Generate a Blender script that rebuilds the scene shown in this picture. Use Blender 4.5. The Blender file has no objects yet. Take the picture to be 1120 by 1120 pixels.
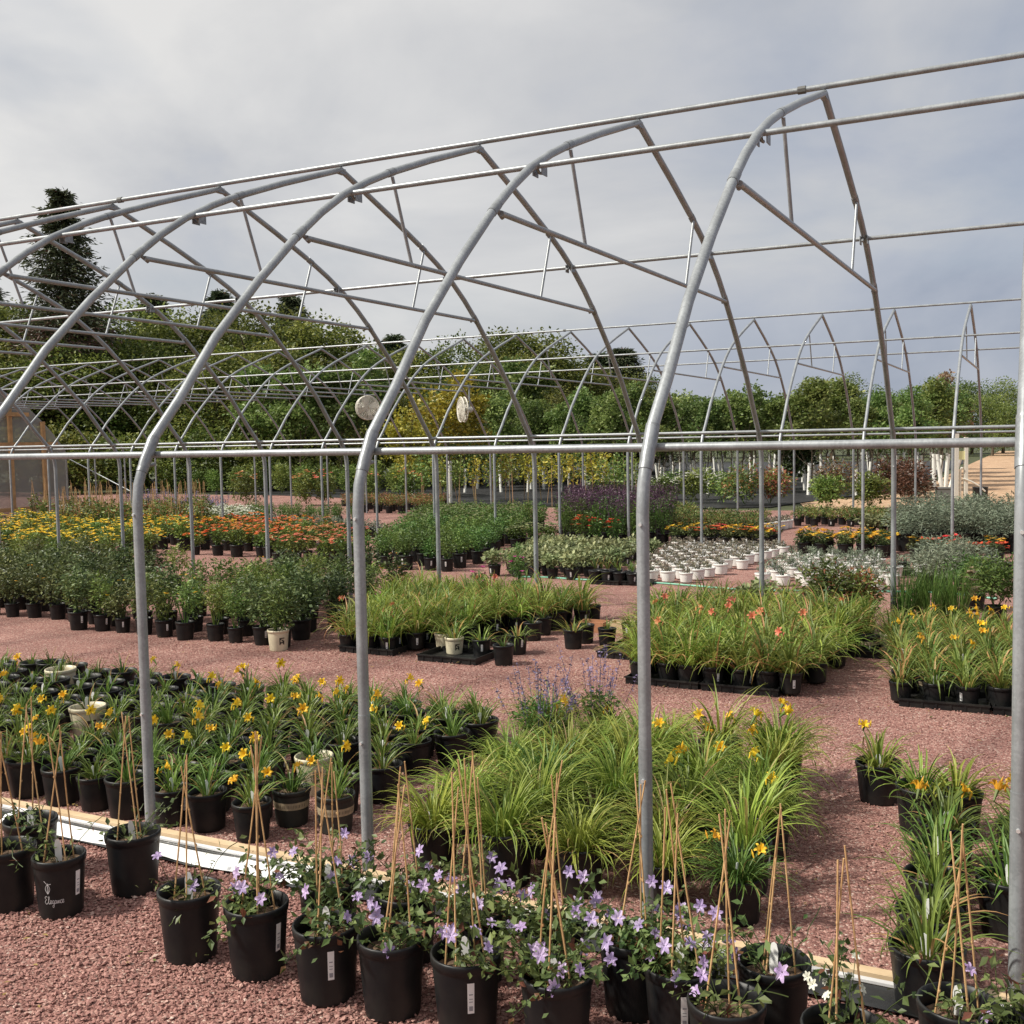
import bpy, math, random
import numpy as np
from mathutils import Matrix, Vector
R = math.radians
rnd = random.Random(7)
scn = bpy.context.scene
COL = scn.collection

# ------------------------------------------------------------------ camera
F, YAW, PIT, ROL, EYE = 1172.28, 0.467133, 0.0670839, -0.0190151, 1.9
_cy, _sy, _cp, _sp = math.cos(YAW), math.sin(YAW), math.cos(PIT), math.sin(PIT)
FW = np.array([-_sy * _cp, _cy * _cp, -_sp])
_rt = np.array([_cy, _sy, 0.0]); _up = np.cross(_rt, FW)
RT = math.cos(ROL) * _rt + math.sin(ROL) * _up
UP = -math.sin(ROL) * _rt + math.cos(ROL) * _up
def ray(x, y): return FW + RT * (x - 560) / F + UP * (560 - y) / F
def G(x, y, z=0.0):
    d = ray(x, y); t = (z - EYE) / d[2]; return d[0] * t, d[1] * t
def at_depth(x, y, dep):
    d = ray(x, y) * dep; return d[0], d[1], d[2] + EYE
def proj(X, Y, Z):
    d = np.array([X, Y, Z - EYE]); z = d @ FW
    if z < 0.1: return -9999, -9999, z
    return 560 + F * (d @ RT) / z, 560 - F * (d @ UP) / z, z
def seen(X, Y, Z=0.0, m=25):
    x, y, z = proj(X, Y, Z); return z > 0.1 and -m < x < 1120 + m and y < 1120 + 3 * m + 60

cd = bpy.data.cameras.new('camera'); cam = bpy.data.objects.new('camera', cd); COL.objects.link(cam)
cd.sensor_width = 36; cd.lens = F / 1120 * 36; cd.clip_start = 0.05; cd.clip_end = 3000
cam.matrix_world = Matrix(((RT[0], UP[0], -FW[0], 0), (RT[1], UP[1], -FW[1], 0), (RT[2], UP[2], -FW[2], EYE), (0, 0, 0, 1)))
scn.camera = cam

# ------------------------------------------------------------------ materials
def nmat(name):
    m = bpy.data.materials.new(name); m.use_nodes = True
    nt = m.node_tree; return m, nt, nt.nodes['Principled BSDF']
def N(nt, t, **kw):
    n = nt.nodes.new(t)
    for k, v in kw.items(): setattr(n, k, v)
    return n
def ramp(nt, stops):
    r = N(nt, 'ShaderNodeValToRGB'); e = r.color_ramp.elements
    while len(e) > len(stops): e.remove(e[-1])
    while len(e) < len(stops): e.new(0.5)
    for k, (p, c) in enumerate(stops): e[k].position = p; e[k].color = (*c, 1)
    return r
def plain(name, c, rough=0.5, metal=0.0, noise=0.0, scale=20, bump=0.0, c2=None):
    m, nt, b = nmat(name)
    b.inputs['Roughness'].default_value = rough; b.inputs['Metallic'].default_value = metal
    b.inputs['Base Color'].default_value = (*c, 1)
    if noise or c2:
        tc = N(nt, 'ShaderNodeTexCoord'); no = N(nt, 'ShaderNodeTexNoise')
        no.inputs['Scale'].default_value = scale; no.inputs['Detail'].default_value = 6
        nt.links.new(tc.outputs['Object'], no.inputs['Vector'])
        c2 = c2 or tuple(min(1, v * (1 + noise)) for v in c)
        r = ramp(nt, [(0.35, tuple(v * (1 - noise) for v in c)), (0.68, c2)])
        nt.links.new(no.outputs['Fac'], r.inputs['Fac']); nt.links.new(r.outputs['Color'], b.inputs['Base Color'])
        if bump:
            bp = N(nt, 'ShaderNodeBump'); bp.inputs['Strength'].default_value = bump; bp.inputs['Distance'].default_value = 0.01
            nt.links.new(no.outputs['Fac'], bp.inputs['Height']); nt.links.new(bp.outputs['Normal'], b.inputs['Normal'])
    return m
def leafm(name, c1, c2, rough=0.45, trans=0.3, vary=0.25, c3=None):
    """leaf colour runs from c1 to c2 with the per-leaf 'tint' attribute; c3 = a few odd leaves (dry, reddish)"""
    m, nt, b = nmat(name); out = nt.nodes['Material Output']
    at = N(nt, 'ShaderNodeAttribute', attribute_name='tint')
    st = [(0.0, c1), (0.9, c2)] + ([(0.93, c3), (1.0, c3)] if c3 else [])
    r = ramp(nt, st); nt.links.new(at.outputs['Fac'], r.inputs['Fac'])
    oi = N(nt, 'ShaderNodeObjectInfo'); hs = N(nt, 'ShaderNodeHueSaturation')
    mr = N(nt, 'ShaderNodeMapRange'); mr.inputs['To Min'].default_value = 1 - vary; mr.inputs['To Max'].default_value = 1 + vary
    nt.links.new(oi.outputs['Random'], mr.inputs['Value']); nt.links.new(mr.outputs['Result'], hs.inputs['Value'])
    mh = N(nt, 'ShaderNodeMapRange'); mh.inputs['To Min'].default_value = 0.5 - 0.035 * vary * 3; mh.inputs['To Max'].default_value = 0.5 + 0.02
    ml = N(nt, 'ShaderNodeMath', operation='MULTIPLY'); ml.inputs[1].default_value = 7.31
    fr = N(nt, 'ShaderNodeMath', operation='FRACT')
    nt.links.new(oi.outputs['Random'], ml.inputs[0]); nt.links.new(ml.outputs[0], fr.inputs[0]); nt.links.new(fr.outputs[0], mh.inputs['Value'])
    nt.links.new(mh.outputs['Result'], hs.inputs['Hue'])
    nt.links.new(r.outputs['Color'], hs.inputs['Color']); nt.links.new(hs.outputs['Color'], b.inputs['Base Color'])
    b.inputs['Roughness'].default_value = rough; b.inputs['Specular IOR Level'].default_value = 0.35
    tr = N(nt, 'ShaderNodeBsdfTranslucent'); nt.links.new(hs.outputs['Color'], tr.inputs['Color'])
    mx = N(nt, 'ShaderNodeMixShader'); mx.inputs[0].default_value = trans
    nt.links.new(b.outputs[0], mx.inputs[1]); nt.links.new(tr.outputs[0], mx.inputs[2]); nt.links.new(mx.outputs[0], out.inputs['Surface'])
    return m

def gravelm(name, stops, scale, bumpd=0.012, big=1.0):
    m, nt, b = nmat(name)
    tc = N(nt, 'ShaderNodeTexCoord'); vo = N(nt, 'ShaderNodeTexVoronoi'); vo.inputs['Scale'].default_value = scale
    wn = N(nt, 'ShaderNodeTexNoise'); wn.inputs['Scale'].default_value = scale * 0.8
    mixv = N(nt, 'ShaderNodeVectorMath', operation='MULTIPLY_ADD'); mixv.inputs[1].default_value = (0.4 / scale,) * 3
    nt.links.new(tc.outputs['Object'], wn.inputs['Vector']); nt.links.new(wn.outputs['Color'], mixv.inputs[0]); nt.links.new(tc.outputs['Object'], mixv.inputs[2])
    nt.links.new(mixv.outputs[0], vo.inputs['Vector'])
    sp = N(nt, 'ShaderNodeSeparateColor'); nt.links.new(vo.outputs['Color'], sp.inputs[0])
    r = ramp(nt, stops); nt.links.new(sp.outputs[0], r.inputs['Fac'])
    n2 = N(nt, 'ShaderNodeTexNoise'); n2.inputs['Scale'].default_value = 0.9; n2.inputs['Detail'].default_value = 5
    nt.links.new(tc.outputs['Object'], n2.inputs['Vector'])
    r2 = ramp(nt, [(0.32, (0.76 * big, 0.73 * big, 0.73 * big)), (0.66, (1.08, 1.07, 1.06))]); nt.links.new(n2.outputs['Fac'], r2.inputs['Fac'])
    mu = N(nt, 'ShaderNodeMix', data_type='RGBA', blend_type='MULTIPLY'); mu.inputs[0].default_value = 1
    nt.links.new(r.outputs['Color'], mu.inputs[6]); nt.links.new(r2.outputs['Color'], mu.inputs[7])
    nt.links.new(mu.outputs[2], b.inputs['Base Color'])
    b.inputs['Roughness'].default_value = 0.9; b.inputs['Specular IOR Level'].default_value = 0.2
    ad = N(nt, 'ShaderNodeMath', operation='SUBTRACT'); nt.links.new(sp.outputs[1], ad.inputs[0]); nt.links.new(vo.outputs['Distance'], ad.inputs[1])
    bp = N(nt, 'ShaderNodeBump'); bp.inputs['Strength'].default_value = 0.6; bp.inputs['Distance'].default_value = bumpd
    nt.links.new(ad.outputs[0], bp.inputs['Height']); nt.links.new(bp.outputs['Normal'], b.inputs['Normal'])
    return m
GST = [(0.0, (0.19, 0.096, 0.082)), (0.3, (0.275, 0.136, 0.116)), (0.62, (0.37, 0.195, 0.166)), (0.9, (0.45, 0.275, 0.23)), (1.0, (0.60, 0.48, 0.41))]
M = {}
M['gravel'] = gravelm('red_gravel', [(p, tuple(v * .93 for v in c)) for p, c in GST], 100)
def stonem():
    m, nt, b = nmat('red_stone'); at = N(nt, 'ShaderNodeAttribute', attribute_name='tint')
    r = ramp(nt, GST); nt.links.new(at.outputs['Fac'], r.inputs['Fac']); nt.links.new(r.outputs['Color'], b.inputs['Base Color'])
    b.inputs['Roughness'].default_value = 0.8; b.inputs['Specular IOR Level'].default_value = 0.25; return m
M['stone'] = stonem()
M['sand'] = gravelm('sandy_track', [(0, (0.36, 0.23, 0.14)), (0.5, (0.48, 0.32, 0.20)), (1, (0.56, 0.42, 0.29))], 16)
M['earth'] = plain('field_ground', (0.055, 0.065, 0.025), 0.95, noise=0.35, scale=1.3)
M['fabric'] = plain('weed_fabric', (0.022, 0.022, 0.024), 0.6, noise=0.5, scale=3, bump=0.6)
def steelm(name, c, rough, metal):
    m, nt, b = nmat(name); tc = N(nt, 'ShaderNodeTexCoord')
    vo = N(nt, 'ShaderNodeTexVoronoi'); vo.inputs['Scale'].default_value = 110; no = N(nt, 'ShaderNodeTexNoise'); no.inputs['Scale'].default_value = 7; no.inputs['Detail'].default_value = 7
    st = N(nt, 'ShaderNodeTexNoise'); st.inputs['Scale'].default_value = 30; mp = N(nt, 'ShaderNodeMapping'); mp.inputs['Scale'].default_value = (3, 3, 0.06)
    oi = N(nt, 'ShaderNodeObjectInfo'); vm = N(nt, 'ShaderNodeVectorMath', operation='ADD')
    nt.links.new(tc.outputs['Object'], vm.inputs[0]); nt.links.new(oi.outputs['Location'], vm.inputs[1])
    nt.links.new(vm.outputs[0], vo.inputs['Vector']); nt.links.new(vm.outputs[0], no.inputs['Vector']); nt.links.new(vm.outputs[0], mp.inputs['Vector']); nt.links.new(mp.outputs[0], st.inputs['Vector'])
    sp = N(nt, 'ShaderNodeSeparateColor'); nt.links.new(vo.outputs['Color'], sp.inputs[0])
    a1 = N(nt, 'ShaderNodeMath', operation='MULTIPLY_ADD'); a1.inputs[1].default_value = 0.22; nt.links.new(sp.outputs[0], a1.inputs[0]); nt.links.new(no.outputs['Fac'], a1.inputs[2])
    a2 = N(nt, 'ShaderNodeMath', operation='MULTIPLY_ADD'); a2.inputs[1].default_value = 0.5; nt.links.new(st.outputs['Fac'], a2.inputs[0]); nt.links.new(a1.outputs[0], a2.inputs[2])
    r = ramp(nt, [(0.55, tuple(v * .80 for v in c)), (0.85, c), (1.0, tuple(v * 1.18 for v in c))]); nt.links.new(a2.outputs[0], r.inputs['Fac']); nt.links.new(r.outputs['Color'], b.inputs['Base Color'])
    rr = N(nt, 'ShaderNodeMapRange'); rr.inputs['To Min'].default_value = rough - .1; rr.inputs['To Max'].default_value = rough + .18; nt.links.new(no.outputs['Fac'], rr.inputs['Value']); nt.links.new(rr.outputs['Result'], b.inputs['Roughness'])
    b.inputs['Metallic'].default_value = metal; return m
M['steel'] = steelm('galvanised_steel', (0.285, 0.303, 0.315), 0.36, 0.34)
M['steel_dull'] = plain('galvanised_clamp', (0.25, 0.265, 0.275), 0.42, 0.35, noise=0.2, scale=30)
M['bolt'] = plain('zinc_bolt', (0.75, 0.75, 0.75), 0.3, 0.6)
M['pot'] = plain('black_pot_plastic', (0.008, 0.0095, 0.012), 0.45, noise=0.4, scale=7, c2=(0.022, 0.021, 0.019))
M['pot'].node_tree.nodes['Principled BSDF'].inputs['Specular IOR Level'].default_value = 0.32
M['pot_dusty'] = plain('dusty_pot_plastic', (0.020, 0.022, 0.018), 0.55, noise=0.5, scale=6)
M['cream'] = plain('cream_pot_plastic', (0.62, 0.56, 0.40), 0.45, noise=0.10, scale=12)
M['white_pot'] = plain('white_pot_plastic', (0.74, 0.73, 0.70), 0.45, noise=0.08, scale=12)
M['terra'] = plain('terracotta', (0.40, 0.19, 0.10), 0.8, noise=0.2, scale=10)
M['tan'] = plain('tan_band', (0.36, 0.29, 0.19), 0.6, noise=0.15, scale=30)
M['ink'] = plain('dark_print', (0.03, 0.026, 0.018), 0.6)
M['white_ink'] = plain('white_print', (0.68, 0.68, 0.68), 0.5)
M['soil'] = plain('potting_mix', (0.075, 0.045, 0.026), 0.95, noise=0.6, scale=60, bump=1.0, c2=(0.19, 0.12, 0.07))
M['tag'] = plain('white_label', (0.78, 0.78, 0.76), 0.45)
M['tag_ink'] = plain('label_print', (0.28, 0.28, 0.30), 0.6)
M['bamboo'] = plain('bamboo_cane', (0.52, 0.30, 0.13), 0.55, noise=0.22, scale=25, c2=(0.60, 0.39, 0.19))
M['pine'] = plain('pine_board', (0.60, 0.44, 0.26), 0.6, noise=0.14, scale=8, c2=(0.66, 0.50, 0.32))
M['oldwood'] = plain('stud_wood', (0.42, 0.25, 0.11), 0.7, noise=0.2, scale=6)
M['sheet'] = plain('white_poly', (0.80, 0.80, 0.80), 0.3, noise=0.05, scale=4, bump=0.4)
M['sheet_and_shade'] = plain('black_poly_and_shade', (0.02, 0.02, 0.02), 0.25, noise=0.5, scale=6, bump=0.5)  # dark plastic, also the colour for the shade painted under the base board
M['hose'] = plain('green_hose_rubber', (0.16, 0.42, 0.30), 0.5)
M['pvc'] = plain('white_pvc', (0.72, 0.70, 0.62), 0.4)
M['greybox'] = plain('grey_box', (0.11, 0.11, 0.105), 0.7, noise=0.2, scale=4)
M['guard'] = plain('tree_guard_plastic', (0.78, 0.77, 0.72), 0.5)
M['bark'] = plain('bark', (0.10, 0.075, 0.05), 0.9, noise=0.4, scale=10, bump=0.5)
M['blue'] = plain('blue_plastic', (0.10, 0.42, 0.60), 0.5)
M['yellow_sign'] = plain('pale_yellow_panel', (0.70, 0.68, 0.35), 0.5)
M['green_sign'] = plain('green_sign', (0.05, 0.30, 0.10), 0.5)
M['fan'] = plain('fan_enamel', (0.66, 0.63, 0.55), 0.45, noise=0.1)
def polym():
    m, nt, b = nmat('poly_end_sheet'); out = nt.nodes['Material Output']
    b.inputs['Base Color'].default_value = (0.30, 0.295, 0.27, 1); b.inputs['Roughness'].default_value = 0.25
    t = N(nt, 'ShaderNodeBsdfTransparent'); t.inputs[0].default_value = (0.8, 0.8, 0.8, 1)
    mx = N(nt, 'ShaderNodeMixShader'); mx.inputs[0].default_value = 0.30
    nt.links.new(b.outputs[0], mx.inputs[1]); nt.links.new(t.outputs[0], mx.inputs[2]); nt.links.new(mx.outputs[0], out.inputs['Surface'])
    return m
M['poly'] = polym()
# foliage
L = {}
L['lily'] = leafm('daylily_leaf', (0.050, 0.105, 0.016), (0.200, 0.285, 0.060), trans=0.3, c3=(0.40, 0.27, 0.10))
L['lily_big'] = leafm('lush_daylily_leaf', (0.10, 0.175, 0.02), (0.36, 0.43, 0.085), trans=0.32, c3=(0.42, 0.32, 0.12))
L['lily_dry'] = leafm('browning_daylily_leaf', (0.08, 0.145, 0.025), (0.31, 0.36, 0.085), trans=0.3, c3=(0.46, 0.28, 0.11))
L['clem'] = leafm('clematis_leaf', (0.040, 0.075, 0.018), (0.165, 0.215, 0.070), trans=0.22, c3=(0.16, 0.07, 0.035))
L['shrub'] = leafm('dark_shrub_leaf', (0.032, 0.060, 0.018), (0.165, 0.205, 0.072), trans=0.2, vary=0.35)
L['shrub_lt'] = leafm('light_shrub_leaf', (0.058, 0.11, 0.022), (0.23, 0.30, 0.07), trans=0.25, vary=0.3)
L['rust'] = leafm('rusty_shrub_leaf', (0.05, 0.035, 0.015), (0.20, 0.095, 0.055), trans=0.2, c3=(0.12, 0.16, 0.05))
L['redgreen'] = leafm('bronze_green_leaf', (0.055, 0.10, 0.024), (0.24, 0.28, 0.075), trans=0.25, c3=(0.30, 0.13, 0.06))
L['fern'] = leafm('bright_fine_leaf', (0.04, 0.10, 0.018), (0.16, 0.25, 0.06), trans=0.28)
L['grey'] = leafm('grey_foliage', (0.10, 0.13, 0.085), (0.26, 0.30, 0.21), trans=0.15)
L['varieg'] = leafm('variegated_leaf', (0.10, 0.14, 0.05), (0.38, 0.40, 0.20), trans=0.2)
L['purple_leaf'] = leafm('dark_purple_spike', (0.045, 0.022, 0.036), (0.13, 0.06, 0.105), trans=0.15)
L['lav'] = leafm('lavender_spike', (0.14, 0.115, 0.20), (0.30, 0.24, 0.40), trans=0.2)
L['yel'] = leafm('yellow_petal', (0.76, 0.42, 0.012), (0.88, 0.62, 0.06), trans=0.25, vary=0.1)
L['gold'] = leafm('gold_petal', (0.62, 0.30, 0.01), (0.85, 0.52, 0.05), trans=0.25, vary=0.12)
L['orange'] = leafm('orange_petal', (0.50, 0.11, 0.012), (0.75, 0.24, 0.035), trans=0.25, vary=0.2)
L['red'] = leafm('red_petal', (0.48, 0.035, 0.015), (0.70, 0.10, 0.04), trans=0.25, vary=0.15)
L['coral'] = leafm('coral_petal', (0.50, 0.13, 0.06), (0.74, 0.32, 0.17), trans=0.25, vary=0.2)
L['white'] = leafm('white_petal', (0.55, 0.55, 0.42), (0.78, 0.78, 0.70), trans=0.2, vary=0.08)
L['pink'] = leafm('magenta_petal', (0.45, 0.03, 0.22), (0.66, 0.10, 0.36), trans=0.2, vary=0.1)
L['violet'] = leafm('lavender_petal', (0.34, 0.235, 0.48), (0.60, 0.48, 0.70), trans=0.25, vary=0.1)
L['straw'] = leafm('straw_stem', (0.30, 0.20, 0.10), (0.52, 0.38, 0.20), trans=0.15)
L['rosy'] = leafm('rosy_succulent', (0.11, 0.125, 0.08), (0.33, 0.26, 0.20), trans=0.15)
L['wood_dk'] = leafm('woodland_leaf', (0.055, 0.085, 0.017), (0.310, 0.330, 0.080), trans=0.36, vary=0.25)
L['wood_lt'] = leafm('field_tree_leaf', (0.085, 0.140, 0.032), (0.330, 0.400, 0.130), trans=0.38, vary=0.25)
L['wood_gold'] = leafm('golden_tree_leaf', (0.20, 0.19, 0.018), (0.52, 0.45, 0.06), trans=0.25, vary=0.1)
L['tan_tree'] = leafm('dead_tan_leaf', (0.20, 0.14, 0.08), (0.40, 0.30, 0.18), trans=0.15)
L['spruce'] = leafm('spruce_needle', (0.028, 0.045, 0.020), (0.105, 0.130, 0.060), trans=0.1, c3=(0.12, 0.07, 0.045))

# ------------------------------------------------------------------ mesh building
class MB:
    def __init__(s): s.V = []; s.F = []; s.n = 0; s.T = []
    def add(s, V, faces, tint=0.5):
        V = np.asarray(V, float)
        for f in (faces if isinstance(faces, list) else [faces]):
            f = np.atleast_2d(np.asarray(f, np.int64)); s.F.append(f + s.n)
            s.T.append(np.broadcast_to(np.asarray(tint, float), (len(f),)))
        s.V.append(V); s.n += len(V); return s
    def merge(s, o):
        for f, t in zip(o.F, o.T): s.F.append(f + s.n); s.T.append(t)
        s.V += o.V; s.n += o.n; return s
    def mesh(s, name, mats, smooth=False, matidx=None):
        me = bpy.data.meshes.new(name); V = np.concatenate(s.V)
        me.vertices.add(len(V)); me.vertices.foreach_set('co', V.astype(np.float32).ravel())
        ln = np.concatenate([np.full(len(f), f.shape[1]) for f in s.F]); lv = np.concatenate([f.ravel() for f in s.F])
        me.loops.add(len(lv)); me.loops.foreach_set('vertex_index', lv.astype(np.int32))
        me.polygons.add(len(ln)); st = np.concatenate([[0], np.cumsum(ln)[:-1]])
        me.polygons.foreach_set('loop_start', st.astype(np.int32))
        a = me.attributes.new('tint', 'FLOAT', 'FACE'); a.data.foreach_set('value', np.concatenate(s.T).astype(np.float32))
        for m in (mats if isinstance(mats, (list, tuple)) else [mats]): me.materials.append(m)
        if matidx is not None: me.polygons.foreach_set('material_index', np.asarray(matidx, np.int32))
        me.update(calc_edges=True); me.validate()
        me.polygons.foreach_set('use_smooth', np.full(len(ln), bool(smooth)))
        return me
def box(b, x0, x1, y0, y1, z0, z1, t=0.5):
    V = [(x, y, z) for z in (z0, z1) for y in (y0, y1) for x in (x0, x1)]
    return b.add(V, [[0, 2, 3, 1], [4, 5, 7, 6], [0, 1, 5, 4], [2, 6, 7, 3], [0, 4, 6, 2], [1, 3, 7, 5]], t)
def tube(b, pts, r, k=10, t=0.5, cap=True):
    P = np.asarray(pts, float); n = len(P); rr = np.broadcast_to(np.asarray(r, float), (n,))
    T = np.gradient(P, axis=0); T /= np.linalg.norm(T, axis=1)[:, None] + 1e-12
    ref = np.array([1.0, 0, 0]) if abs(T[:, 0]).max() < 0.9 else np.array([0, 0.13, 1.0])
    if abs(T @ ref / np.linalg.norm(ref)).max() > 0.97: ref = np.array([0.2, 1.0, 0.1])
    A = np.cross(T, ref); A /= np.linalg.norm(A, axis=1)[:, None] + 1e-12; B = np.cross(T, A)
    an = np.arange(k) * 2 * math.pi / k
    V = P[:, None] + rr[:, None, None] * (A[:, None] * np.cos(an)[None, :, None] + B[:, None] * np.sin(an)[None, :, None])
    i = np.arange(n - 1)[:, None] * k; j = np.arange(k)[None]; j2 = (j + 1) % k
    q = np.stack([i + j, i + j2, i + k + j2, i + k + j], -1).reshape(-1, 4)
    b.add(V.reshape(-1, 3), q, t)
    if cap:
        b.add(V[0], [np.arange(k)[None]], t); b.add(V[-1], [np.arange(k)[::-1][None]], t)
    return b
def lathe(b, prof, k=24, t=0.5, c=(0, 0, 0)):
    P = np.asarray(prof, float); an = np.arange(k) * 2 * math.pi / k; n = len(P)
    V = np.stack([P[:, 0, None] * np.cos(an) + c[0], P[:, 0, None] * np.sin(an) + c[1], np.repeat(P[:, 1, None], k, 1) + c[2]], -1).reshape(-1, 3)
    i = np.arange(n - 1)[:, None] * k; j = np.arange(k)[None]; j2 = (j + 1) % k
    return b.add(V, np.stack([i + j, i + j2, i + k + j2, i + k + j], -1).reshape(-1, 4), t)
def disc(b, r, z, k=24, t=0.5, c=(0, 0)):
    an = np.arange(k) * 2 * math.pi / k
    return b.add(np.stack([r * np.cos(an) + c[0], r * np.sin(an) + c[1], np.full(k, z)], -1), [np.arange(k)[None]], t)

def obj(name, me, parent=None, loc=None):
    o = bpy.data.objects.new(name, me); COL.objects.link(o)
    if parent is not None: o.parent = parent
    if loc is not None: o.location = loc
    return o
def tag(o, label=None, cat=None, group=None, kind=None):
    if label: o['label'] = label
    if cat: o['category'] = cat
    if group: o['group'] = group
    if kind: o['kind'] = kind
    return o
def thing(name, label, cat, loc=(0, 0, 0), rz=0.0, group=None, s=1.0):
    o = bpy.data.objects.new(name, None); COL.objects.link(o); o.empty_display_size = 0.1
    o.location = loc; o.rotation_euler = (0, 0, rz); o.scale = (s, s, s)
    return tag(o, label, cat, group)
ORD = 'first second third fourth fifth sixth seventh eighth ninth tenth eleventh twelfth thirteenth fourteenth fifteenth sixteenth seventeenth eighteenth nineteenth twentieth'.split()
TENS = {2: 'twenty', 3: 'thirty', 4: 'forty', 5: 'fifty'}
def nth(n):
    if n <= 20: return ORD[n - 1]
    t, u = divmod(n, 10); return TENS[t] + ('-' + ORD[u - 1] if u else '') if u else TENS[t][:-1] + 'ieth'
def fromleft(n, total):
    if n == 1: return 'leftmost'
    if n == total: return 'rightmost'
    return nth(n) + ' from left'
def rowname(j, tot):
    if j == 0: return 'front row'
    if j == tot - 1 and tot > 1: return 'back row'
    return nth(j + 1) + ' row'

# ------------------------------------------------------------------ plant generators (numpy)
def ribbons(g, n, r0, L0, L1, w, th0, th1, bend0, bend1, segs=6, fold=0.25, z0=0.0, drymax=0.95, dry=0.08):
    """n arching strap leaves from a clump of radius r0"""
    ph = g.uniform(0, 2 * math.pi, n); ro = r0 * np.sqrt(g.uniform(0, 1, n)); Ln = g.uniform(L0, L1, n)
    th = np.radians(g.uniform(th0, th1, n)); be = np.radians(g.uniform(bend0, bend1, n)); tw = g.uniform(-0.5, 0.5, n)
    t = np.linspace(0, 1, segs + 1)
    ang = th[:, None] - be[:, None] * t[None] ** 1.6
    kink = np.where(g.uniform(0, 1, n) < .16, np.radians(g.uniform(45, 95, n)), 0.0); kp = g.uniform(.35, .75, n)
    ang = ang - kink[:, None] * (t[None] > kp[:, None])
    st = (Ln / segs)[:, None]
    rad = np.concatenate([np.zeros((n, 1)), np.cumsum(np.cos(ang[:, :-1]) * st, 1)], 1) + ro[:, None]
    z = np.concatenate([np.zeros((n, 1)), np.cumsum(np.sin(ang[:, :-1]) * st, 1)], 1) + z0
    pa = ph[:, None] + tw[:, None] * t[None] ** 2 * 0.6
    C = np.stack([rad * np.cos(pa), rad * np.sin(pa), z], -1)
    wd = w * g.uniform(0.7, 1.2, n)[:, None] * np.clip(np.minimum(0.55 + t * 2.2, (1.02 - t) * 2.0), 0.04, 1.0)[None] * 0.5
    side = np.stack([-np.sin(pa), np.cos(pa), 0 * pa], -1)
    nor = np.stack([-np.sin(ang) * np.cos(pa), -np.sin(ang) * np.sin(pa), np.cos(ang)], -1)
    A = C + side * wd[..., None] + nor * (wd * fold * 2)[..., None]; B = C - side * wd[..., None] + nor * (wd * fold * 2)[..., None]
    V = np.stack([A, C, B], 2).reshape(-1, 3)
    base = (np.arange(n) * (segs + 1) * 3)[:, None] + (np.arange(segs) * 3)[None]
    q = np.concatenate([np.stack([base, base + 1, base + 4, base + 3], -1).reshape(-1, 4), np.stack([base + 1, base + 2, base + 5, base + 4], -1).reshape(-1, 4)])
    ti = g.uniform(0.05, 0.88, n); d = g.uniform(0, 1, n) < dry; ti[d] = 0.97
    tt = np.repeat(ti, segs); tt = np.concatenate([tt, tt])
    return MB().add(V, q, tt)
def leafcloud(g, P, size, up=0.4, out=None, asp=0.5, tint=None, jit=0.3, droop=0.0):
    """one folded diamond leaf at each point of P"""
    n = len(P); d = g.normal(0, 1, (n, 3))
    if out is not None: d = d * 0.6 + out
    d[:, 2] = d[:, 2] * 0.6 - droop; d /= np.linalg.norm(d, axis=1)[:, None] + 1e-9
    nr = g.normal(0, 1, (n, 3)) * (1 - up) ; nr[:, 2] += up * 1.6
    sd = np.cross(d, nr); sd /= np.linalg.norm(sd, axis=1)[:, None] + 1e-9; nn = np.cross(sd, d)
    s = (size * g.uniform(1 - jit, 1 + jit, n))[:, None]
    a = P; b_ = P + d * s * 0.45 + sd * s * asp * 0.5 + nn * s * 0.07; c = P + d * s; e = P + d * s * 0.45 - sd * s * asp * 0.5 + nn * s * 0.07
    V = np.stack([a, b_, c, e], 1).reshape(-1, 3); i = np.arange(n)[:, None] * 4
    f = np.concatenate([i + np.array([[0, 1, 2]]), i + np.array([[0, 2, 3]])])
    ti = g.uniform(0.0, 0.9, n) if tint is None else tint
    return MB().add(V, f, np.concatenate([ti, ti]))
def inball(g, n, shell=0.0):
    d = g.normal(0, 1, (n, 3)); d /= np.linalg.norm(d, axis=1)[:, None]
    return d * (g.uniform(shell ** 3, 1, n) ** (1 / 3))[:, None]
def bushmesh(name, mat, seed, r, h, n, leaf, z0=0.0, asp=0.5, lobes=7, shell=0.35, dry=0.0, flat=1.0, up=0.45):
    g = np.random.default_rng(seed); b = MB()
    for k in range(lobes):
        a = g.uniform(0, 6.28); q = g.uniform(0, 0.55) * r
        rr = r * g.uniform(0.42, 0.62); zz = z0 + h * g.uniform(0.35, 0.78)
        m = n // lobes; D = inball(g, m, shell)
        P = D * [rr, rr, h * 0.34 * flat] + [q * math.cos(a), q * math.sin(a), zz]
        P[:, 2] = np.maximum(P[:, 2], z0 + g.uniform(0, 0.1, m) * h)
        ti = np.clip(g.uniform(0.0, 0.75, m) + g.uniform(-0.1, 0.2), 0, 0.9); ti[g.uniform(0, 1, m) < dry] = 0.97
        b.merge(leafcloud(g, P, leaf, up, D * 0.8, asp, ti))
    for k in range(6):
        a = g.uniform(0, 6.28); q = g.uniform(0.2, 0.6) * r
        tube(b, [(0.02 * math.cos(a), 0.02 * math.sin(a), z0), (q * math.cos(a), q * math.sin(a), z0 + h * 0.6)], [0.006, 0.003], 4, 0.1, False)
    return b.mesh(name, mat)
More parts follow.
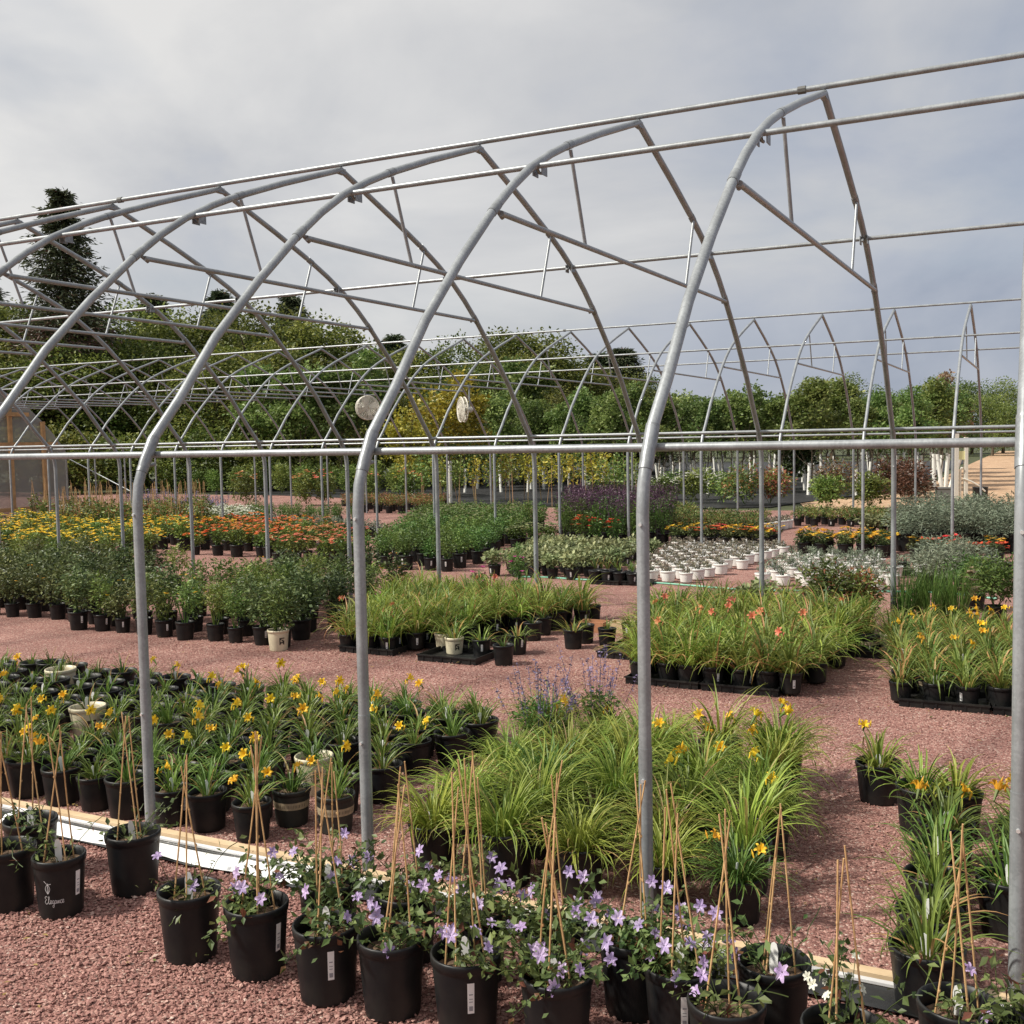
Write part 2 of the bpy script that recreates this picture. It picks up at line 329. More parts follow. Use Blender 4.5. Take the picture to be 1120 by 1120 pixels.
def dots(name, mat, seed, r, z0, z1, n, size, lobes=0):
    """flower heads: small rosettes of five petals over the top of a plant"""
    g = np.random.default_rng(seed); b = MB()
    for k in range(n):
        a = g.uniform(0, 6.28); q = r * math.sqrt(g.uniform(0, 1)); c = np.array([q * math.cos(a), q * math.sin(a), z1 - (z1 - z0) * (q / r) ** 2 * g.uniform(0.5, 1.2)])
        m = 6; an = np.arange(m) * 2 * math.pi / m + g.uniform(0, 6)
        D = np.stack([np.cos(an), np.sin(an), np.full(m, g.uniform(0.1, 0.6))], -1)
        b.merge(leafcloud(g, np.repeat(c[None], m, 0), size * g.uniform(0.7, 1.2), 0.9, D * 3, 0.75))
    return b.mesh(name, mat)
def spikes(name, mat, seed, r, h0, h1, n, w=0.012, z0=0.0):
    g = np.random.default_rng(seed); b = MB()
    for k in range(n):
        a = g.uniform(0, 6.28); q = r * math.sqrt(g.uniform(0, 1)); h = g.uniform(h0, h1)
        p0 = np.array([0.35 * q * math.cos(a), 0.35 * q * math.sin(a), z0]); p1 = np.array([q * math.cos(a), q * math.sin(a), z0 + h])
        m = 16; t = g.uniform(0.62, 1.02, m)[:, None]; P = p0 + (p1 - p0) * t + g.normal(0, w * 0.25, (m, 3))
        b.merge(leafcloud(g, P, w * 1.6, 0.3, None, 0.6))
        tube(b, [p0, p1], 0.0018, 3, 0.3, False)
    return b.mesh(name, mat)

# ------------------------------------------------------------------ ground
def sheet(name, poly, z, mat, kind='structure'):
    b = MB(); b.add([(x, y, z) for x, y in poly], [np.arange(len(poly))[None]])
    return tag(obj(name, b.mesh(name, mat)), kind=kind)
sheet('ground', [(-900, -60), (700, -60), (700, 1500), (-900, 1500)], -0.02, M['earth'])
sheet('gravel_yard', [(-70, -8), (14, -8), (14, 27.6), (-3.0, 27.6), (-9, 26.6), (-16, 27.6), (-22, 31.5), (-70, 34)], 0.0, M['gravel'])
sheet('sandy_track', [(-5.4, 27.0), (16, 27.0), (16, 110), (-4.4, 110), (-4.2, 60), (-3.9, 38), (-6.2, 30)], 0.004, M['sand'])
sheet('weed_fabric', [(-23, 30.9), (-16, 28.2), (-9, 27.2), (-6.6, 28.2), (-6.2, 30.5), (-4.4, 38), (-4.8, 76), (-48, 76), (-30, 33)], 0.008, M['fabric'])

def gravel_stones():
    g = np.random.default_rng(3); shapes = []
    for k in range(14):
        V = np.array([(1, 0, 0), (-1, 0, 0), (0, 1, 0), (0, -1, 0), (0, 0, 1), (0, 0, -1)], float)
        V = V * g.uniform(0.55, 1.15, (6, 1)) + g.normal(0, 0.22, (6, 3)); V[:, 2] *= 0.62
        shapes.append(V)
    Fc = np.array([[0, 2, 4], [2, 1, 4], [1, 3, 4], [3, 0, 4], [2, 0, 5], [1, 2, 5], [3, 1, 5], [0, 3, 5]])
    S = np.array(shapes); b = MB()
    def scatter(P, r0, r1):
        n = len(P); V = S[g.integers(0, len(S), n)] * (g.uniform(r0, r1, n) * g.choice([0.7, 1, 1, 1.3], n))[:, None, None]
        a = g.uniform(0, 6.28, n); ca, sa = np.cos(a)[:, None], np.sin(a)[:, None]
        X = V[..., 0] * ca - V[..., 1] * sa; Y = V[..., 0] * sa + V[..., 1] * ca
        Z = V[..., 2] + (g.uniform(-0.002, 0.006, n))[:, None]
        W = np.stack([X + P[:, 0, None], Y + P[:, 1, None], Z + 0.003], -1).reshape(-1, 3)
        f = (np.arange(n)[:, None, None] * 6 + Fc[None]).reshape(-1, 3)
        b.add(W, f, np.repeat(np.clip(g.beta(2.1, 2.2, n), 0, 1), 8))
    P = np.stack([g.uniform(-4.9, 0.9, 60000), g.uniform(2.0, 3.72, 60000)], -1)
    d = (P @ FW[:2]); xx = (P @ RT[:2]) / np.maximum(d, .1); P = P[(abs(xx) < 0.52)]
    scatter(P, 0.0045, 0.0105)
    P = np.stack([g.uniform(-8, 0.4, 46000), g.uniform(3.72, 8.2, 46000)], -1)
    d = (P @ FW[:2]); xx = (P @ RT[:2]) / d; P = P[(abs(xx) < 0.5)]
    scatter(P, 0.0035, 0.008)
    return b.mesh('gravel', M['stone'])
tag(obj('gravel', gravel_stones()), 'loose crushed red stone over the yard', 'gravel', kind='stuff')

def litter():
    g = np.random.default_rng(21); n = 900
    P = np.stack([g.uniform(-8, 1, n), g.uniform(2.2, 8.5, n), g.uniform(.010, .016, n)], -1)
    ti = np.where(g.uniform(0, 1, n) < .72, .97, g.uniform(.2, .9, n))
    d = g.normal(0, 1, (n, 3)); d[:, 2] = 0
    return leafcloud(g, P, .026, .95, d * 3, .4, ti, .5).mesh('leaf_litter', L['lily'])
tag(obj('leaf_litter', litter()), 'dry fallen leaf bits lying on the red gravel', 'leaf litter', kind='stuff')

# ------------------------------------------------------------------ hoop houses
S, W, HR = 1.26837, 7.05, 4.12
PROF = [(0, 1.62), (0.012, 1.72), (0.055, 1.83), (0.11, 1.93), (0.30, 2.13), (0.58, 2.46), (0.93, 2.79), (1.31, 3.11), (1.52, 3.265), (1.75, 3.41), (2.02, 3.545), (2.29, 3.66), (2.8, 3.85), (3.525, 4.10)]
def zat(off):
    o = min(off, W - off); return float(np.interp(o, [p[0] for p in PROF], [p[1] for p in PROF]))
def bow_path():
    h = [(0, 0.0), (0, 0.8)] + PROF; pts = h + [(W - a, z) for a, z in reversed(h[:-1])]
    return [(0, a, z) for a, z in pts]
def hoop_house(name, label, ks, xf, Y0, near):
    root = thing(name, label, 'greenhouse frame', (0, Y0, 0), 0, 'bare hoop house frames')
    seg = 12 if near else 7
    bm = tube(MB(), bow_path(), 0.0243, seg).mesh('bow', M['steel'], True)
    fit = []
    def piece(nm, pts, r, k, mat): fit.append((nm, tube(MB(), pts, r, k).mesh(nm, mat, True)))
    for s in (1, -1):
        c = (lambda o: o) if s == 1 else (lambda o: W - o)
        piece('ground_sleeve', [(0, c(0), 0.0), (0, c(0), 0.74)], 0.0263, seg, M['steel'])
        piece('pipe_sleeve', [(0, c(0.035), zat(0.035)), (0, c(0.125), zat(0.125))], 0.0272, seg, M['steel_dull'])
        for o0 in (1.31, 2.29):
            piece('pipe_sleeve', [(0, c(o0 - 0.035), zat(o0 - 0.035)), (0, c(o0 + 0.035), zat(o0 + 0.035))], 0.0268, seg, M['steel_dull'])
        for o in (0.075, 1.86):
            z = zat(o)
            piece('clamp', [(-0.006, c(o - 0.03), z - 0.02), (-0.006, c(o + 0.02), z - 0.055), (-0.006, c(o + 0.05), z - 0.05)], 0.010, 5, M['steel_dull'])
        for dx in (-0.028, 0.028):
            b = MB(); z = zat(1.86); yy = c(1.86); box(b, dx - .003, dx + .003, yy - 0.02, yy + 0.05, z - 0.075, z - 0.01); fit.append(('clamp', b.mesh('clamp', M['steel_dull'])))
        piece('tie_bracket', [(0, c(1.33), 3.11), (0, c(1.40), 3.075)], 0.013, 6, M['steel_dull'])
        for z, e in ((0.62, 0.029), (1.58, 0.026)):
            piece('bolt', [(0, c(0) - e - 0.006, z), (0, c(0) + e + 0.006, z)], 0.007, 6, M['bolt'])
    b = MB(); box(b, -0.02, 0.02, W / 2 - 0.04, W / 2 + 0.04, HR - 0.055, HR - 0.012); fit.append(('ridge_clamp', b.mesh('ridge_clamp', M['steel_dull'])))
    tie = tube(MB(), [(0.012, 1.36, 3.09), (0.012, W - 1.36, 3.09)], 0.0165, 8).mesh('cross_tie', M['steel'], True)
    stm = [tube(MB(), [(0.012, a, zat(a) - 0.03), (0.012, b, 3.10)], 0.0115, 6).mesh('strut', M['steel'], True) for a, b in ((2.29, 2.50), (W - 2.29, W - 2.50))]
    for i, k in enumerate(ks):
        X = xf(k)
        o = obj('bow', bm, root, (X, 0, 0))
        if near and k > -5:
            for nm, m in fit: obj(nm, m, o)
        obj('cross_tie', tie, root, (X, 0, 0))
        for m in stm: obj('strut', m, root, (X, 0, 0))
    xa, xb = xf(ks[0]) - 0.04, xf(ks[-1]) + 0.04
    xs = np.arange(xa, xb, 0.6)
    def runs(nm, pts, r):
        obj(nm, tube(MB(), pts, r, 10).mesh(nm, M['steel'], True), root)
    runs('ridge_pipe', [(xa, W / 2, HR + 0.022), (xb, W / 2, HR + 0.022)], 0.0195)
    for o in (1.86, W - 1.86): runs('purlin', [(xa, o + (-.03 if o < 3 else .03), zat(o) - 0.028), (xb, o + (-.03 if o < 3 else .03), zat(o) - 0.028)], 0.0165)
    for o in (0.125, W - 0.125):
        zr = (1.862 if o < 1 else 1.935) if near else 1.885
        runs('side_rail', [(xa, o, zr), (xb, o, zr)], 0.0165 if near else 0.0165)
    jb = MB()
    for x in np.arange(xa + 0.62, xb, 6.1):
        tube(jb, [(x - 0.02, W / 2, HR + 0.022), (x + 0.03, W / 2, HR + 0.022)], 0.027, 8)
    obj('pipe_coupling', jb.mesh('pipe_coupling', M['greybox']), root)
    return root
X1 = lambda k: -2.617 + (k - 1) * S
X2 = lambda k: -1.30 + k * S
h1 = hoop_house('hoop_house_frame', 'tall bare galvanised hoop house frame across the foreground, over the daylily beds', list(range(-13, 6)), X1, 3.7457, True)
def baseboard(h):
    xa, xb = X1(-9), X1(4)
    for k in range(-9, 4):
        x0, x1 = X1(k), X1(k + 1)
        b = MB(); dz = rnd.uniform(-0.003, 0.003); box(b, x0 + 0.03, x1 - 0.012, -0.082, -0.036, 0.045 + dz, 0.083 + dz); obj('base_board', b.mesh('base_board', M['pine']), h)
    g = np.random.default_rng(5)
    def strip(rs):
        n = len(rs[0]); i = np.arange(n - 1)
        return MB().add(np.concatenate(rs), np.concatenate([np.stack([i + k * n, i + 1 + k * n, i + 1 + (k + 1) * n, i + (k + 1) * n], -1) for k in range(len(rs) - 1)]))
    def line(xs, y, z, ay, az):
        n = len(xs); wob = np.interp(np.arange(n), np.arange(0, n + 4, 4), g.normal(0, 1, len(np.arange(0, n + 4, 4))))
        return np.stack([xs, y + ay * wob, z + az * np.roll(wob, 3)], -1)
    xs = np.linspace(xa, xb, int((xb - xa) / 0.06))
    obj('skirt_edge', strip([line(xs, y, z, 0, 0) for y, z in ((-0.0835, 0.066), (-0.0855, 0.055), (-0.0835, 0.0445))]).mesh('skirt_edge', M['sheet']), h)
    obj('skirt_and_shade', strip([line(xs, -0.078, 0.044, 0.001, 0), line(xs, -0.095, 0.026, 0.003, 0.002), line(xs, -0.20, 0.018, 0.012, 0.003)]).mesh('skirt_and_shade', M['sheet_and_shade'], True), h)  # dark plastic skirt; its strip below the board paints the overhang's shade
    xs = np.linspace(-4.75, -2.80, 40)
    obj('skirt_sheet', strip([line(xs, -0.100, 0.040, 0.004, 0.003), line(xs, -0.14, 0.041, 0.005, 0.003), line(xs, -0.165, 0.030, 0.005, 0.003), line(xs, -0.19, 0.020, 0.007, 0.003)]).mesh('skirt_sheet', M['sheet'], True), h)
baseboard(h1)
h2 = hoop_house('hoop_house_frame', 'smaller looking bare hoop house frame behind, with white fans and a sheeted end wall', list(range(-21, 3)), X2, 17.0, False)
def end_wall(h):
    X = X2(-21) + 0.05
    w = obj('end_wall', None, h); 
    pts = [(a, z) for _, a, z in bow_path()]
    b = MB(); b.add([(X, a, z) for a, z in pts], [np.arange(len(pts))[None]]); obj('poly_sheet', b.mesh('poly_sheet', M['poly']), w)
    yp = lambda px, py: X / ray(px, py)[0] * ray(px, py)[1] - 17.0
    for y in (yp(-60, 500), yp(-25, 500), yp(11, 500), yp(47, 500)):
        b = MB(); box(b, X + 0.01, X + 0.10, y - 0.055, y + 0.055, 0, zat(y) - 0.03); obj('stud', b.mesh('stud', M['oldwood']), w)
    for z, y0, y1 in ((2.05, 0.3, 6.6), (2.95, 1.45, 5.6), (0.1, 0.05, 7)):
        b = MB(); box(b, X + 0.10, X + 0.14, y0, y1, z - 0.06, z + 0.06); obj('girt', b.mesh('girt', M['oldwood']), w)
end_wall(h2)
tb = tube(MB(), [(X2(-21) + 0.05, W, 1.6), (X2(-20) + 1.5, W - 0.02, 0.55)], 0.017, 7); obj('wind_brace', tb.mesh('wind_brace', M['steel'], True), h2)

def fan(label, X, Y, Z, rz):
    t = thing('circulation_fan', label, 'fan', (X, Y, Z), rz, 'hanging fans in the rear hoop house')
    b = MB()
    for y in (-0.09, 0.09):
        for r in (0.04, 0.07, 0.10, 0.13, 0.16, 0.19, 0.22, 0.245, 0.27):
            an = np.linspace(0, 2 * math.pi, 25); dome = y * (1.0 - 0.55 * (r / 0.27) ** 2)
            tube(b, np.stack([r * np.cos(an), np.full(25, dome), r * np.sin(an)], -1), 0.005 if r < .26 else 0.012, 4, .5, False)
        for a in np.arange(20) * math.pi / 10:
            tube(b, [(r * math.cos(a), y * (1 - 0.55 * (r / .27) ** 2), r * math.sin(a)) for r in (0.04, 0.12, 0.2, 0.27)], 0.004, 4, .5, False)
    obj('guard', b.mesh('guard', M['fan']), t)
    b = MB()
    for k in range(4):
        a = k * math.pi / 2 + .3; c, s = math.cos(a), math.sin(a)
        V = [(r * c - w_ * s, d, r * s + w_ * c) for r, w_, d in ((0.04, -0.03, -.02), (0.04, 0.03, .02), (0.24, 0.075, .03), (0.24, -0.075, -.03))]
        V += [(x, y + 0.006, z) for x, y, z in V]
        b.add(V, [[0, 1, 2, 3], [7, 6, 5, 4], [0, 4, 5, 1], [1, 5, 6, 2], [2, 6, 7, 3], [3, 7, 4, 0]])
    obj('blade', b.mesh('blade', M['fan']), t)
    b = MB(); tube(b, [(0, 0.02, 0), (0, 0.20, 0)], 0.065, 12); tube(b, [(0, 0.20, 0), (0, 0.225, 0)], 0.045, 12); obj('motor', b.mesh('motor', M['fan'], True), t)
    b = MB(); tube(b, [(0, 0.16, 0.05), (0, 0.16, 0.40), (0, 0.16, 3.095 - Z)], 0.018, 6); box(b, -0.03, 0.03, 0.13, 0.19, 3.06 - Z, 3.12 - Z); obj('hanger', b.mesh('hanger', M['steel']), t)
for px, py, rz, la in ((402, 446, 0.95, 'round off-white caged fan hanging beside a near hoop, left of the other fan'), (506, 448, -0.75, 'round off-white caged fan hanging in front of the golden tree')):
    d = ray(px, py); tt = 20.5 / d[1]; P = d * tt; fan(la, P[0], P[1], P[2] + EYE, rz)

# ------------------------------------------------------------------ pots
def potmesh(name, r, h, mat, k=26, rim=0.012, taper=0.80, wave=0):
    b = MB(); rb = r * taper
    prof = [(0.0, 0.0), (rb, 0.0), (rb + 0.002, 0.01), (r * 0.955, h - 0.035), (r * 0.96, h - 0.026), (r, h - 0.024), (r + 0.002, h - 0.006), (r, h), (r - 0.006, h), (r - 0.010, h - 0.03), (rb - 0.004, 0.02)]
    lathe(b, prof, k)
    return b.mesh(name, mat, True)
def soilmesh(name, r, h, seed):
    g = np.random.default_rng(seed); b = MB(); k = 16
    prof = [(0.0001, 0.008), (r * 0.35, 0.006), (r * 0.7, 0.002), (r * 0.93, 0)]
    lathe(b, [(a, z + h) for a, z in prof], k)
    b.V[-1][:, 2] += g.normal(0, 0.003, len(b.V[-1]))
    return b.mesh(name, M['soil'])
def sticker(r, h, a0, seed=0, up=0.0, hh=0.075, wd=0.024, taper=0.8):
    """vertical white price sticker wrapped on the pot wall"""
    b = MB(); n = 3; zt = h - 0.045 - up; zb = zt - hh; rb = r * taper
    rz = lambda z: rb + (r * 0.955 - rb) * (z / (h - 0.035)) + 0.0022
    for (zz0, zz1, w_, off) in ((zb, zt, wd, 0.0),):
        an = a0 + np.linspace(-w_ / 2, w_ / 2, n + 1) / r
        V = [(rz(z) * math.cos(a), rz(z) * math.sin(a), z) for z in (zz0, zz1) for a in an]
        b.add(V, [[j, j + 1, n + 2 + j, n + 1 + j] for j in range(n)])
    nf = n
    an = a0 + np.linspace(-wd * 0.28, wd * 0.28, 3) / r; e = 0.0012
    for z0_, z1_ in ((zb + 0.008, zb + 0.021), (zb + 0.032, zb + 0.034), (zb + 0.040, zb + 0.042), (zb + 0.052, zb + 0.055)):
        V = [((rz(z) + e) * math.cos(a), (rz(z) + e) * math.sin(a), z) for z in (z0_, z1_) for a in an]
        b.add(V, [[j, j + 1, 4 + j, 3 + j] for j in range(2)]); nf += 2
    return b.mesh('price_sticker', [M['tag'], M['tag_ink']], False, [0] * n + [1] * (nf - n))
def planttag(h, seed):
    """tongue-shaped white plant label stuck in the soil"""
    g = np.random.default_rng(seed); b = MB()
    w_, l = 0.028, 0.085; pts = [(-w_ * .25, -0.03), (w_ * .25, -0.03), (w_ * .5, 0.02), (w_ * .5, l * .75), (w_ * .3, l * .95), (0, l), (-w_ * .3, l * .95), (-w_ * .5, l * .75), (-w_ * .5, 0.02)]
    lean = g.uniform(-0.5, 0.5); a = g.uniform(-0.7, 0.7)
    V = []
    for s in (0, 0.0012):
        for x, z in pts: V.append((x, -s + lean * z * 0.6, z))
    n = len(pts); V = np.array(V); ca, sa = math.cos(a), math.sin(a)
    V = np.stack([V[:, 0] * ca - V[:, 1] * sa, V[:, 0] * sa + V[:, 1] * ca, V[:, 2] + h], -1)
    b.add(V, [np.arange(n)[None], np.arange(n, 2 * n)[::-1][None], np.array([[j, (j + 1) % n, n + (j + 1) % n, n + j] for j in range(n)])])
    return b.mesh('plant_label', M['tag'])
EMB = ["#####", "##...", "#.##.", "#..##", "#####", "##.##", "#...#"]
def emblem(r, h, a0, taper=0.8, sz=0.010):
    b = MB(); rb = r * taper; rz = lambda z: rb + (r * 0.955 - rb) * (z / (h - 0.035)) + 0.0022
    for j, row in enumerate(EMB):
        for i, ch in enumerate(row):
            if ch != '#': continue
            z1 = h * 0.66 - j * sz; z0 = z1 - sz; A0 = a0 + (i - 2.5) * sz * 1.1 / r; A1 = A0 + sz * 1.1 / r
            b.add([(rz(z) * math.cos(a), rz(z) * math.sin(a), z) for z, a in ((z0, A0), (z0, A1), (z1, A1), (z1, A0))], [[0, 1, 2, 3]])
    return b.mesh('printed_emblem', M['ink'])
def band(r, h, taper=0.8):
    b = MB(); rb = r * taper; rz = lambda z: rb + (r * 0.955 - rb) * (z / (h - 0.035)) + 0.0015
    z0, z1 = h * 0.50, h * 0.70
    lathe(b, [(rz(z0), z0), (rz(z1), z1)], 26); nf = 26
    g = np.random.default_rng(4)
    for a in np.arange(-2.6, -0.4, 0.085):
        if g.uniform() < 0.22: continue
        zz = [z0 + 0.012, z1 - 0.012]; w_ = g.uniform(0.012, 0.03)
        b.add([((rz(z) + 0.001) * math.cos(q), (rz(z) + 0.001) * math.sin(q), z) for z, q in ((zz[0], a), (zz[0], a + w_), (zz[1], a + w_), (zz[1], a))], [[0, 1, 2, 3]]); nf += 1
    return b.mesh('printed_band', [M['tan'], M['ink']], False, [0] * 26 + [1] * (nf - 26))
PR, PH = 0.107, 0.205
pot_b = potmesh('pot', PR, PH, M['pot']); pot_b2 = potmesh('pot', 0.118, 0.215, M['pot']); pot_d = potmesh('pot', PR, PH, M['pot_dusty']); pot_c = potmesh('pot', PR * 0.98, PH, M['cream'])
pot_sm = potmesh('pot', 0.085, 0.15, M['pot'], 14); pot_smw = potmesh('pot', 0.095, 0.135, M['white_pot'], 14); pot_smc = potmesh('pot', 0.085, 0.15, M['cream'], 18)
pot_smd = potmesh('pot', 0.088, 0.15, M['pot_dusty'], 18); pot_mid = potmesh('pot', PR, PH, M['pot'], 14)
pot_big = potmesh('pot', 0.135, 0.23, M['pot'], 16)
soil_n = [soilmesh('soil', PR, PH - 0.035, k) for k in range(3)]; soil_deep = soilmesh('soil', PR, PH - 0.06, 8)
soil_s = soilmesh('soil', 0.085, 0.125, 5)
STK = [sticker(PR, PH, -math.pi / 2 + a) for a in (-0.5, 0.05, 0.5, 0.8)]; STKS = [sticker(0.085, 0.15, -math.pi / 2 + a, hh=0.06, wd=0.02) for a in (-0.5, 0.1, 0.55)]
PTG = [planttag(PH - 0.03, k) for k in range(6)]; PTGS = [planttag(0.13, k + 20) for k in range(4)]
EMBM = emblem(PR * 0.98, PH, -math.pi / 2 + 0.35); EMBS = emblem(0.085, 0.15, -math.pi / 2 + 0.35, sz=0.008); BANDM = band(PR, PH); BANDS = band(0.088, 0.15)

def flowermesh(name, mat, seed, rad=0.045, petals=6, cup=0.55, wid=0.5, droop=1.0):
    """one open bloom: curved petals around a throat, looking up the +Z axis"""
    g = np.random.default_rng(seed); b = MB()
    for k in range(petals):
        a = 2 * math.pi * k / petals + g.uniform(-.1, .1); w_ = rad * wid * (1.0 if k % 2 else 0.75)
        rows = []
        for t in np.linspace(0, 1, 6):
            rr = rad * (0.08 + 0.95 * t); zz = rad * cup * (math.sin(t * 1.9)) - rad * 0.25 * max(0, t - .7) * 3 * droop
            ww = w_ * math.sin(min(1, 0.12 + t * 0.95) * math.pi * 0.93) ** 0.8 * 0.5 + 0.001
            ru = g.uniform(-.06, .06) * rad
            rows += [(rr, -ww, zz + ww * .35 + ru), (rr, 0, zz), (rr, ww, zz + ww * .35 - ru)]
        Rw = np.array(rows); c, s = math.cos(a), math.sin(a)
        V = np.stack([Rw[:, 0] * c - Rw[:, 1] * s, Rw[:, 0] * s + Rw[:, 1] * c, Rw[:, 2]], -1)
        q = []
        for j in range(5):
            for i in range(2): q.append([j * 3 + i, j * 3 + i + 1, j * 3 + i + 4, j * 3 + i + 3])
        b.add(V, np.array(q), g.uniform(0.1, 0.9))
    return b
def rot(V, tilt, az):
    V = np.asarray(V); c, s = math.cos(tilt), math.sin(tilt)
    X, Y, Z = V[:, 0], V[:, 1] * c - V[:, 2] * s, V[:, 1] * s + V[:, 2] * c
    c, s = math.cos(az), math.sin(az)
    return np.stack([X * c - Y * s, X * s + Y * c, Z], -1)
def lily_bloom(mat, seed, hgt, r):
    """a daylily bloom with its scape, from the crown of the plant"""
    g = np.random.default_rng(seed); a = g.uniform(0, 6.28); f = flowermesh('f', mat, seed, g.uniform(0.030, 0.040), 6, 0.85)
    tip = np.array([r * math.cos(a), r * math.sin(a), hgt]); t = g.uniform(0.7, 1.3); az = g.uniform(0, 6.28)
    b = MB(); nf = 0
    for V, fc, ti in zip(f.V, f.F, f.T): pass
    V = rot(np.concatenate(f.V), t, az) + tip; b.V.append(V); b.F = list(f.F); b.T = list(f.T); b.n = len(V)
    nf = sum(len(x) for x in b.F)
    d = rot(np.array([[0, 0, 1.0]]), t, az)[0]
    tube(b, [(0, 0, PH - 0.03), tip * [0.6, 0.6, 0.75], tip - d * 0.045], 0.0022, 4, 0.4, False); tube(b, [tip - d * 0.045, tip + d * 0.004], [0.004, 0.009], 5, 0.5, False)
    n2 = sum(len(x) for x in b.F)
    for q in range(2):
        bp = tip + g.normal(0, 0.018, 3) - [0, 0, 0.02]; tube(b, [bp, bp + [0.004, 0.006, 0.018], bp + [0.008, 0.012, 0.034]], [0.003, 0.005, 0.001], 5, 0.6, False)
    n3 = sum(len(x) for x in b.F)
    return b.mesh('flower', [mat, L['lily']], False, [0] * nf + [1] * (n2 - nf) + [0] * (n3 - n2))
BL_Y = [lily_bloom(L['yel'], 40 + k, rnd.uniform(0.32, 0.42), rnd.uniform(0.04, 0.15)) for k in range(8)]
BL_G = [lily_bloom(L['gold'], 60 + k, rnd.uniform(0.32, 0.42), rnd.uniform(0.04, 0.15)) for k in range(6)]
BL_O = [lily_bloom(L['coral'], 80 + k, rnd.uniform(0.40, 0.52), rnd.uniform(0.05, 0.16)) for k in range(5)]

def lilyfol(seed, n, L0, L1, w, mat, r0=0.045, th=(52, 88), bend=(50, 130), z=PH - 0.035, segs=6, dry=0.06):
    g = np.random.default_rng(seed); return ribbons(g, n, r0, L0, L1, w, th[0], th[1], bend[0], bend[1], segs, z0=z, dry=dry).mesh('foliage', mat)
FOL_S = [lilyfol(100 + k, 36 + 5 * (k % 3), 0.12, 0.31, 0.011, L['lily'], 0.028, (38, 86), (40, 120), dry=0.10) for k in range(8)]
FOL_T = [lilyfol(120 + k, 16, 0.10, 0.22, 0.009, L['lily'], 0.02, (50, 88), (20, 90), dry=0.12) for k in range(5)]
FOL_B = [lilyfol(140 + k, 210 + 20 * (k % 3), 0.15, 0.33 + .025 * (k % 4), 0.0078, L['lily_big' if k % 3 else 'lily'], 0.06, (28, 86), (60, 150), segs=8, dry=0.045) for k in range(12)]
FOL_M = [lilyfol(160 + k, 62, 0.24, 0.48, 0.011, L['lily_big'], 0.05, (50, 88), (50, 135), segs=7, dry=0.05) for k in range(5)]
FOL_D = [lilyfol(180 + k, 64, 0.22, 0.48, 0.014, L['lily_dry' if k % 3 else 'lily_big'], 0.05, (34, 88), (40, 150), z=0.12, segs=6, dry=0.12) for k in range(7)]
FOL_H = [lilyfol(200 + k, 46, 0.15, 0.34, 0.013, L['lily_dry'], 0.045, (38, 86), (40, 125), z=0.12, segs=5, dry=0.12) for k in range(5)]

FOL_C = [lilyfol(220 + k, 60, 0.15, 0.31, 0.011, L['lily'] if k % 2 else L['lily_big'], 0.05, (26, 84), (40, 125), segs=7, dry=0.05) for k in range(5)]
def plantthing(name, cat, group, label, X, Y, kids, rz=None, s=1.0, z=0.0):
    t = thing(name, label, cat, (X, Y, z), rnd.uniform(0, 6.28) if rz is None else rz, group, s)
    for nm, me in kids: obj(nm, me, t)
    if kids and kids[0][0] == 'pot': t.rotation_euler.x = rnd.uniform(-.022, .022); t.rotation_euler.y = rnd.uniform(-.022, .022)
    return t
FACE = math.atan2(-FW[1], -FW[0]) + math.pi / 2   # rz that turns local -Y to the camera
def bed(name, cat, group, bedname, rows, kinds, jit=0.03, keep=None, scale=(0.92, 1.08), z=0.0, turn=0.45):
    """rows: list of (Y, [X ...]); kinds(i, j, X, Y) -> (look, [(part, mesh)...]) or None"""
    R_ = []
    for j, (Y, xs) in enumerate(rows):
        its = []
        for X in xs:
            x, y = X + rnd.uniform(-jit, jit), Y + rnd.uniform(-jit, jit)
            if not seen(x, y, 0.1): continue
            if keep and not keep(x, y): continue
            its.append((x, y))
        if its: R_.append(sorted(its, key=lambda p: proj(p[0], p[1], 0)[0]))
    for j, its in enumerate(R_):
        for i, (x, y) in enumerate(its):
            kk = kinds(i, j, x, y)
            if kk is None: continue
            look, kids = kk[0], kk[1]
            face = math.atan2(-y, -x) + math.pi / 2
            plantthing(name, cat, group, f"{look}, {fromleft(i + 1, len(its))}, {rowname(j, len(R_))} of {bedname}", x, y, kids, face + rnd.uniform(-turn, turn), rnd.uniform(*scale), z)
def grid(x0, x1, y0, y1, dx, dy, x0b=None, x1b=None, stagger=True):
    rows = []; n = max(1, int(round((y1 - y0) / dy)) + 1)
    for j in range(n):
        t = j / max(1, n - 1); a = x0 + ((x0b if x0b is not None else x0) - x0) * t; b = x1 + ((x1b if x1b is not None else x1) - x1) * t
        m = max(1, int((b - a) / dx) + 1); rows.append((y0 + (y1 - y0) * t, [a + dx * i + (dx / 2 if stagger and j % 2 else 0) for i in range(m)]))
    return rows

